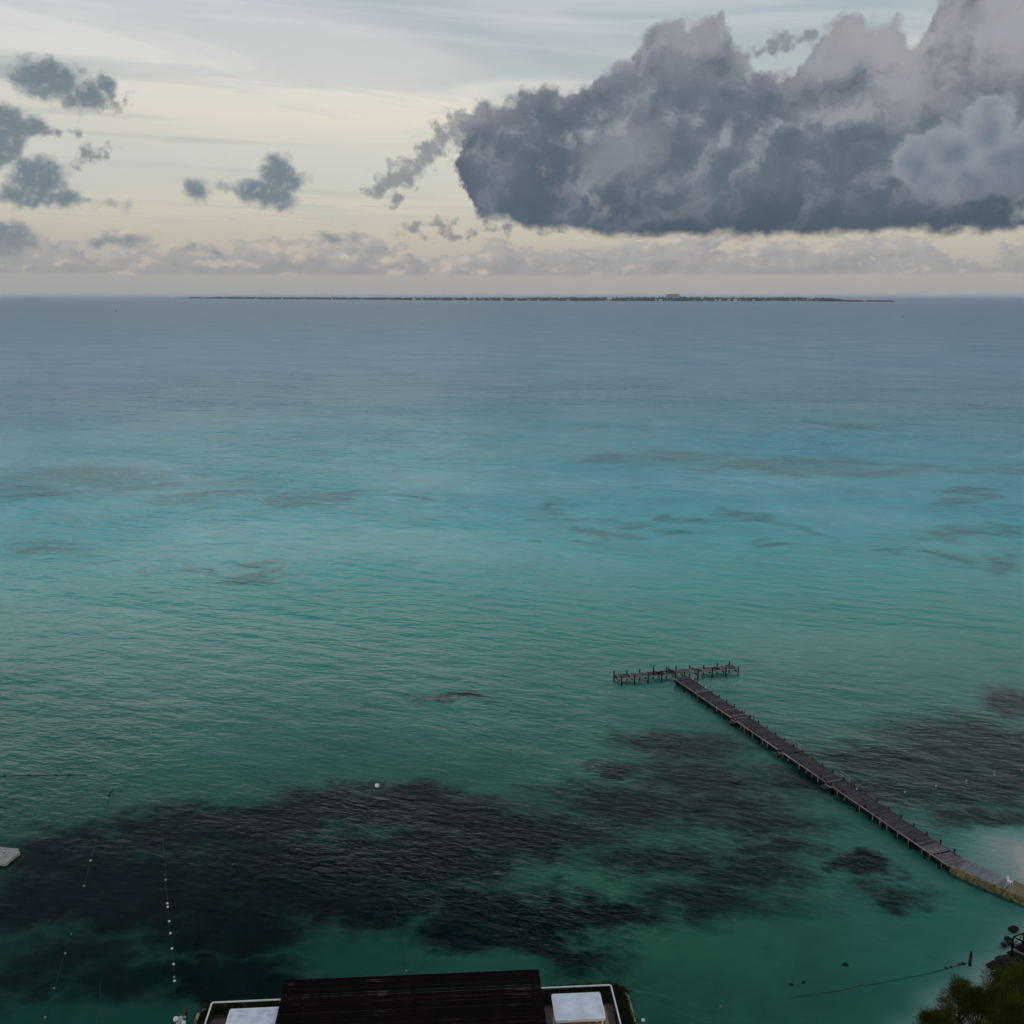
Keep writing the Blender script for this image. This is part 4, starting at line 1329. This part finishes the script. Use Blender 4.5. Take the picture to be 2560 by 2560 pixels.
tile_me = box_mesh('floor_tile', (0.57, 0.57, 0.03), 0.005); tile_me.materials.append(M['tile'])
for i in range(12):
    for j in range(5):
        for u0 in (-0.6, -TWD + 0.6 + 11 * 0.6):
            if u0 < -1 and i > 7: continue
            o = bpy.data.objects.new('floor_tile', tile_me); COL.objects.link(o); o.parent = bld
            o.location = (u0 - 0.6 * i if u0 > -1 else -TWD + 0.6 + 0.6 * i, -0.75 - 0.6 * j, ZF + 0.232)
# pale timber kerb along the right walkway
bm = bmesh.new(); add_box(bm, (-0.62, -2.6, ZF + 0.30), (0.22, 3.2, 0.14))
link('walkway_kerb', mesh_of(bm, 'walkway_kerb'), M['timber'], bld)

# railings
def railing(u0, v0, u1, v1, u2, v2, label):
    e = empty('railing', (CR.x, CR.y, 0), brz)
    path = [(u0, v0), (u1, v1), (u2, v2)]
    for (a, c) in zip(path[:-1], path[1:]):
        d = Vector((c[0] - a[0], c[1] - a[1], 0)); Ld = d.length; d.normalize()
        bar('top_rail', (a[0] + d.x * 0.035, a[1] + d.y * 0.035, ZR - 0.04), (c[0] - d.x * 0.035, c[1] - d.y * 0.035, ZR - 0.04), 0.09, 0.07, M['white_paint'], e, 0.008)
        bar('bottom_rail', (a[0] + d.x * 0.05, a[1] + d.y * 0.05, ZF + 0.34), (c[0] - d.x * 0.05, c[1] - d.y * 0.05, ZF + 0.34), 0.04, 0.04, M['float_dark'], e)
        n_ = max(1, round(Ld / 2.2))
        for k in range(n_ + 1):
            if k == 0 and a != path[0]: continue
            q = (a[0] + d.x * Ld * k / n_, a[1] + d.y * Ld * k / n_)
            link('rail_post', box_mesh('rail_post', (0.05, 0.05, 0.88)), M['float_dark'], e).location = (q[0], q[1], ZF + 0.58)
    tag(e, label, 'railing', 'white terrace railings')
pu = loc_uv(1345, 2424, ZP)[0]
pu0 = loc_uv(715, 2450, ZP)[0]
railing(pu - 0.9, 0, 0, 0, loc_uv(1555, 2560, ZR)[0] * 0.5, -10, 'white topped railing at the right corner of the rooftop terrace')
railing(pu0 + 0.3, 0, -TWD, 0, -TWD, -10, 'white topped railing at the left corner of the rooftop terrace')

# pergola
perg = empty('pergola', (CR.x, CR.y, ZF + 0.2), brz)
tag(perg, 'dark brown slatted pergola roof in the middle of the rooftop terrace', 'pergola')
fr_v = loc_uv(1345, 2424, ZP)[1]; fl_v = loc_uv(715, 2450, ZP)[1]
PV = (fr_v + fl_v) / 2
PW_, PD = pu - pu0, 9.5
zt = ZP - ZF - 0.2
NS = 104
slat_me = box_mesh('slat', (PW_ + 0.1, 0.058, 0.03)); slat_me.materials.append(M['dark_slat'])
slat_worn = slat_me.copy(); slat_worn.materials.clear()
slat_worn.materials.append(plain('worn_slat', (0.004, 0.002, 0.0017), (0.012, 0.006, 0.005), 2, 0.9, 0.004, stretch=(0.5, 1, 1), rnd=0.3, spec=0.06, c3=(0.07, 0.05, 0.045)))
for k in range(NS):
    o = bpy.data.objects.new('slat', slat_worn if random.random() < 0.3 else slat_me); COL.objects.link(o); o.parent = perg
    o.location = ((pu + pu0) / 2 + random.gauss(0, 0.012), PV - 0.03 - PD * k / NS + random.gauss(0, 0.006), zt + random.gauss(0, 0.004))
    o.rotation_euler = (random.gauss(0, 0.12), 0, random.gauss(0, 0.0006))
for k in range(15):
    u_ = pu0 + 0.1 + (PW_ - 0.2) * k / 14
    bar('rafter', (u_, PV - 0.05, zt - 0.10), (u_, PV - PD, zt - 0.10), 0.09, 0.14, M['dark_slat'], perg)
for v_ in (-0.2, -3.0, -6.0, -9.0):
    bar('beam', (pu0 + 0.02, PV + v_, zt - 0.26), (pu - 0.02, PV + v_, zt - 0.26), 0.16, 0.16, M['dark_slat'], perg)
    for u_ in (pu0 + 0.3, (pu0 + pu) / 2, pu - 0.3):
        link('column', box_mesh('column', (0.16, 0.16, zt - 0.36)), M['dark_slat'], perg).location = (u_, PV + v_, (zt - 0.36) / 2)
# white loungers faintly visible through the slats
for k, (u_, v_) in enumerate(((pu - 1.2, PV - 2.6), (pu - 5.3, PV - 1.5), (pu - 5.3, PV - 3.0), (pu0 + 1.6, PV - 3.0), (pu0 + 4.6, PV - 2.4))):
    pw = Matrix.Rotation(brz, 4, 'Z') @ Vector((u_, v_, 0))
    e = empty('daybed', (CR.x + pw.x, CR.y + pw.y, ZF + 0.22), brz)
    link('base', box_mesh('base', (1.3, 0.85, 0.3), 0.02), M['timber'], e).location = (0, 0, 0.15)
    link('cushion', box_mesh('cushion', (1.25, 0.8, 0.16), 0.04), M['canvas'], e).location = (0, 0, 0.382)
    tag(e, ['pale daybed half hidden under the right end of the pergola', 'pale daybed under the pergola right of its middle, nearer the sea', 'pale daybed under the pergola right of its middle, nearer the bottom edge',
            'pale daybed half hidden under the left end of the pergola', 'pale daybed under the pergola left of its middle'][k], 'daybed', 'daybeds under the pergola')

# cabanas with flat white canopies
def cabana(pxc, label, zc=ZF + 2.55, size=None):
    uv = [loc_uv(x, y, zc) for x, y in pxc]
    u0, u1 = (uv[0][0] + uv[3][0]) / 2, (uv[1][0] + uv[2][0]) / 2
    v1, v0 = (uv[0][1] + uv[1][1]) / 2, (uv[2][1] + uv[3][1]) / 2
    w, d = u1 - u0, v1 - v0
    cu, cv = (u0 + u1) / 2, (v0 + v1) / 2
    pw = Matrix.Rotation(brz, 4, 'Z') @ Vector((cu, cv, 0))
    e = empty('cabana', (CR.x + pw.x, CR.y + pw.y, ZF + 0.2), brz)
    z = zc - ZF - 0.2
    n = 12
    v = []; f = []
    for i in range(n + 1):
        for j in range(n + 1):
            a, c = i / n * 2 - 1, j / n * 2 - 1
            sag = 0.16 * (1 - max(abs(a), abs(c))) + 0.02 * mnoise.noise(Vector((a * 4, c * 4, cu)))
            v.append((a * w / 2 * 0.985, c * d / 2 * 0.985, z + 0.02 + sag))
    for i in range(n):
        for j in range(n):
            q = i * (n + 1) + j
            f.append((q, q + n + 1, q + n + 2, q + 1))
    cm = pydata('canopy', v, f, True)
    link('canopy', cm, M['canvas'], e)
    for (a, c) in (((-w / 2, d / 2), (w / 2, d / 2)), ((-w / 2, -d / 2), (w / 2, -d / 2)), ((-w / 2, -d / 2 + 0.045), (-w / 2, d / 2 - 0.045)), ((w / 2, -d / 2 + 0.045), (w / 2, d / 2 - 0.045))):
        bar('valance', (a[0], a[1], z - 0.05), (c[0], c[1], z - 0.05), 0.085, 0.17, M['white_paint'], e)
    for sx in (-1, 1):
        for sy in (-1, 1):
            link('post', box_mesh('post', (0.1, 0.1, z - 0.14)), M['white_paint'], e).location = (sx * (w / 2 - 0.12), sy * (d / 2 - 0.12), (z - 0.14) / 2)
    for k in range(9):
        link('back_board', box_mesh('back_board', (w * 0.86 / 9 * 0.95, 0.03, z - 0.4)), M['timber'], e).location = (-w * 0.43 + w * 0.86 * (k + 0.5) / 9, -d / 2 + 0.05, (z - 0.4) / 2 + 0.1)
    link('bed', box_mesh('bed', (w * 0.8, d * 0.7, 0.4), 0.04), M['canvas'], e).location = (0, 0, 0.2)
    tag(e, label, 'cabana', 'white canopy cabanas on the terrace')
cabana([(1378, 2488), (1497, 2482), (1514, 2545), (1392, 2552)], 'cabana with a flat white canopy and orange timber back, right of the pergola')
cabana([(573, 2525), (696, 2519), (694, 2584), (560, 2591)], 'cabana with a flat white canopy cut by the bottom edge, left of the pergola')

# foliage clumps for hedge, trees
def leaf_cloud(pts_, n, lw, ll, up=0.4, seed=1, droop=0.0):
    rr = np.random.default_rng(seed)
    P_ = np.array(pts_)[rr.integers(0, len(pts_), n)]
    c = P_[:, :3] + rr.standard_normal((n, 3)) * P_[:, 3:6]
    d = rr.standard_normal((n, 3)) * 0.7
    d[:, 2] += up
    d += (c - P_[:, :3]) / np.maximum(P_[:, 3:6], 0.05) * 0.45
    d /= np.linalg.norm(d, axis=1)[:, None]
    s = np.cross(d, rr.standard_normal((n, 3)))
    s /= np.linalg.norm(s, axis=1)[:, None]
    L_ = ll * rr.uniform(0.5, 1.4, (n, 1)); w_ = lw * rr.uniform(0.6, 1.3, (n, 1))
    tip = c + d * L_; tip[:, 2] -= droop * L_[:, 0]
    mid = c + d * L_ * 0.45
    V = np.stack([c, mid + s * w_, tip, mid - s * w_], 1).reshape(-1, 3)
    Fq = np.arange(n * 4).reshape(-1, 4)
    return V, Fq

def foliage(name, V, Fq, mat, parent):
    return link(name, pydata(name, V.tolist(), Fq.tolist()), mat, parent)

def hedge(uvs, label, seed):
    e = empty('hedge', (CR.x, CR.y, ZF + 0.18), brz)
    pts_ = []
    for (u, v_, h, sp) in uvs:
        pts_.append((u, v_, h, sp, sp * 0.8, h * 0.4))
    V, Fq = leaf_cloud(pts_, 420 * len(pts_), 0.028, 0.16, 0.5, seed)
    foliage('leaves', V, Fq, M['leaf_hedge'], e)
    for (u, v_, h, sp) in uvs[::2]:
        tube_obj('stem', (u, v_, -0.1), (u, v_, h + 0.1), 0.03, M['bark'], e, 0.012, 6)
    tag(e, label, 'hedge', 'hedges in the terrace planters')
rr_ = [(u, 0.42 + random.gauss(0, .1), random.uniform(0.16, 0.34), 0.2) for u in np.arange(pu + 0.2, 0.6, 0.35)]
rr_ += [(0.58 + random.gauss(0, .06), v_, random.uniform(0.18, 0.36), 0.21) for v_ in np.arange(0.2, -6.0, -0.35)]
rr_ += [(u, -0.35 + random.gauss(0, .05), random.uniform(0.1, 0.3), 0.13) for u in np.arange(pu + 0.2, -0.2, 0.4)]
hedge(rr_, 'dark leafy hedge rounding the right corner of the terrace planter', 3)
rr_ = [(u, 0.28 + random.gauss(0, .1), random.uniform(0.16, 0.32), 0.2) for u in np.arange(-TWD - 0.2, pu0 + 0.4, 0.35)]
rr_ += [(-TWD - 0.5 + random.gauss(0, .05), v_, random.uniform(0.1, 0.2), 0.18) for v_ in np.arange(0.0, -6.0, -0.35)]
hedge(rr_, 'dark leafy hedge along the left side of the terrace planter', 4)

# ------------------------------------------------------------------ right shore: viewing deck, rocks, trees
ZD = 1.5
DC = at(2531, 2368, ZD)
d1 = (at(2575, 2352, ZD) - DC).normalized()        # far edge runs off right
d2 = (at(2590, 2396, ZD) - DC).normalized()        # near edge
vd = empty('viewing_deck', (DC.x, DC.y, 0))
tag(vd, 'dark brown wooden lookout deck with crossed railings on posts at the right edge', 'deck')
DI = Vector((DC.x, DC.y, 0))
LD = 5.5
nb = 28
for k in range(nb):
    a = DC + d2 * (LD * (k + 0.5) / nb)
    o = bar('deck_board', a - DI + Vector((0, 0, 0)), a + d1 * LD - DI, LD / nb * 0.9, 0.05, M['deck_brown'], vd)
for dd_, oth in ((d1, d2), (d2, d1)):
    for hz, w_, h_ in ((1.06, 0.09, 0.07), (0.12, 0.06, 0.06)):
        st = 0.06 if dd_ is d2 else 0.0
        bar('rail', DC + dd_ * st - DI + Vector((0, 0, hz)), DC + dd_ * LD - DI + Vector((0, 0, hz)), w_, h_, M['deck_brown'], vd)
    for k in range(5):
        if k == 0 and dd_ is d2: continue
        pp = DC + dd_ * (LD * k / 4) - DI
        bar('rail_post', pp + Vector((0, 0, 0.02)), pp + Vector((0, 0, 1.12)), 0.1, 0.1, M['deck_brown'], vd)
        tube_obj('leg', pp + Vector((0, 0, -2.6)), pp + Vector((0, 0, -0.04)), 0.1, M['deck_brown'], vd)
        if k < 4:
            p2 = DC + dd_ * (LD * (k + 1) / 4) - DI
            bar('cross_brace', pp + Vector((0, 0, 0.14)), p2 + Vector((0, 0, 1.02)), 0.05, 0.05, M['deck_brown'], vd)
            bar('cross_brace', pp + Vector((0, 0, 1.02)) + oth * 0.055, p2 + Vector((0, 0, 0.14)) + oth * 0.055, 0.05, 0.05, M['deck_brown'], vd)
bar('fascia', DC - DI + d2 * 0.1 - d1 * 0.04 + Vector((0, 0, -0.14)), DC + d2 * LD - d1 * 0.04 - DI + Vector((0, 0, -0.14)), 0.06, 0.16, M['beam'], vd)

def rock_mesh(seed):
    bm = bmesh.new(); bmesh.ops.create_icosphere(bm, subdivisions=3, radius=1.0)
    for v_ in bm.verts:
        n = mnoise.noise(v_.co * 1.1 + Vector((seed * 3.1, 0, 0))) * 0.5 + mnoise.noise(v_.co * 2.9 + Vector((0, seed, 0))) * 0.2
        v_.co *= 1 + n
        v_.co.z *= 0.55
    me = mesh_of(bm, 'rock', False); me.materials.append(M['rock']); return me
rms = [rock_mesh(k) for k in range(5)]
ROCKS = [(2484, 2414, .45), (2500, 2424, .5), (2508, 2428, .45), (2518, 2405, .7), (2508, 2403, .6), (2530, 2412, 1.0), (2524, 2396, .5), (2546, 2420, 1.2), (2500, 2444, .5), (2507, 2448, .4), (2516, 2456, .5),
         (2513, 2462, .45), (2503, 2476, .6), (2530, 2440, .9), (2548, 2446, 1.2), (2533, 2322, .42), (2521, 2347, .3), (2525, 2357, .35), (2509, 2361, .25), (2494, 2468, .4), (2556, 2396, 1.0),
         (2115, 2397, .26), (1980, 2447, .2), (2010, 2441, .18)]
rl = ['on the waterline below the lookout deck', 'in the rock heap under the lookout deck', 'at the water edge above the feathery trees', 'awash just left of the lookout deck', 'sunk in the shallows left of the post']
ROCKS.sort()
def rock_zone(x, y):
    return 4 if x < 2200 else (3 if y < 2370 else (1 if x > 2528 else (0 if y < 2435 else 2)))
seen = {}
for k, (x, y, r) in enumerate(ROCKS):
    p = at(x, y, 0)
    sub = x < 2200
    o = link('rock', rms[k % 5], None)
    h = float(bed_height(np.array(p.x), np.array(p.y)))
    o.location = (p.x, p.y, (-0.62 if sub else max(h, 0.0) + 0.02 * r))
    s_ = random.uniform(0.85, 1.15) * r
    o.scale = (s_ * 1.25, s_, s_ * (0.5 if sub else 0.9)); o.rotation_euler = (0, 0, random.uniform(0, 6.3))
    w = rock_zone(x, y)
    seen[w] = seen.get(w, 0) + 1
    size = 'small' if r < 0.45 else ('middling' if r < 0.7 else 'big')
    tag(o, f'{size} dark wet rock {rl[w]}, {ORD[seen[w] - 1]} from left', 'rock', f'dark rocks {rl[w]}')

def shrub_tree(px, py, z, rad, label, seed, root_h=0.6):
    top = at(px, py, z)
    gh = float(bed_height(np.array(top.x), np.array(top.y)))
    gh = max(gh, 0.0)
    e = empty('tree', (top.x, top.y, gh))
    rr = random.Random(seed)
    H = z - gh
    limbs = []
    bm = bmesh.new()
    tp_ = Vector((rr.gauss(0, .2), rr.gauss(0, .2), H * 0.55))
    add_tube(bm, (0, 0, -0.3), tp_, 0.22, 0.13, 8)
    pts_ = []
    for k in range(15):
        a = rr.uniform(0, 6.28); q = rr.uniform(0.15, 1.0)
        t_ = Vector((math.cos(a) * rad * q, math.sin(a) * rad * q, H * 0.62 + (H * 0.38) * (1 - q * q) * rr.uniform(0.6, 1.0)))
        add_tube(bm, tp_ * rr.uniform(0.6, 1.0), t_, 0.06, 0.015, 5)
        pts_.append((*t_, rad * 0.17, rad * 0.17, rad * 0.16))
        for j in range(2):
            s_ = t_ + Vector((rr.gauss(0, rad * .2), rr.gauss(0, rad * .2), rr.gauss(0, rad * .14)))
            pts_.append((*s_, rad * 0.12, rad * 0.12, rad * 0.14))
    link('trunk', mesh_of(bm, 'trunk', True), M['bark'], e)
    V, Fq = leaf_cloud(pts_, 12000, 0.014, 0.46, 0.75, seed)
    foliage('crown', V, Fq, M['leaf_tree'], e)
    tag(e, label, 'tree', 'feathery trees in the bottom right corner')
shrub_tree(2412, 2470, 6.2, 1.7, 'feathery tree with the highest pointed crown in the bottom right corner', 11)
shrub_tree(2350, 2545, 4.8, 1.4, 'low feathery tree leftmost in the bottom right corner', 12)
shrub_tree(2455, 2500, 5.8, 1.9, 'feathery tree in the middle of the clump at the bottom right', 13)
shrub_tree(2515, 2490, 6.8, 2.3, 'dark dense tree below the rocks near the right edge', 14)
shrub_tree(2575, 2440, 7.0, 2.6, 'dark tree rising at the right edge below the lookout deck', 15)
shrub_tree(2570, 2520, 6.5, 2.6, 'dark tree filling the very corner at the bottom right', 16)

# ------------------------------------------------------------------ thin sea haze
hz = bmesh.new()
bmesh.ops.create_cube(hz, size=1.0, matrix=Matrix.Translation((0, 0, 42.0)) @ Matrix.Diagonal((120000, 120000, 88, 1)))
mh, b, out = mat_new('sea_haze')
pv = mh.node_tree.nodes.new('ShaderNodeVolumePrincipled')
pv.inputs['Color'].default_value = (0.90, 0.94, 1.0, 1)
pv.inputs['Density'].default_value = 0.000022
pv.inputs['Anisotropy'].default_value = 0.0
mh.node_tree.links.new(pv.outputs[0], out.inputs['Volume'])
haze = tag(link('haze', mesh_of(hz, 'haze'), mh), kind='stuff')
scene.cycles.volume_bounces = 1
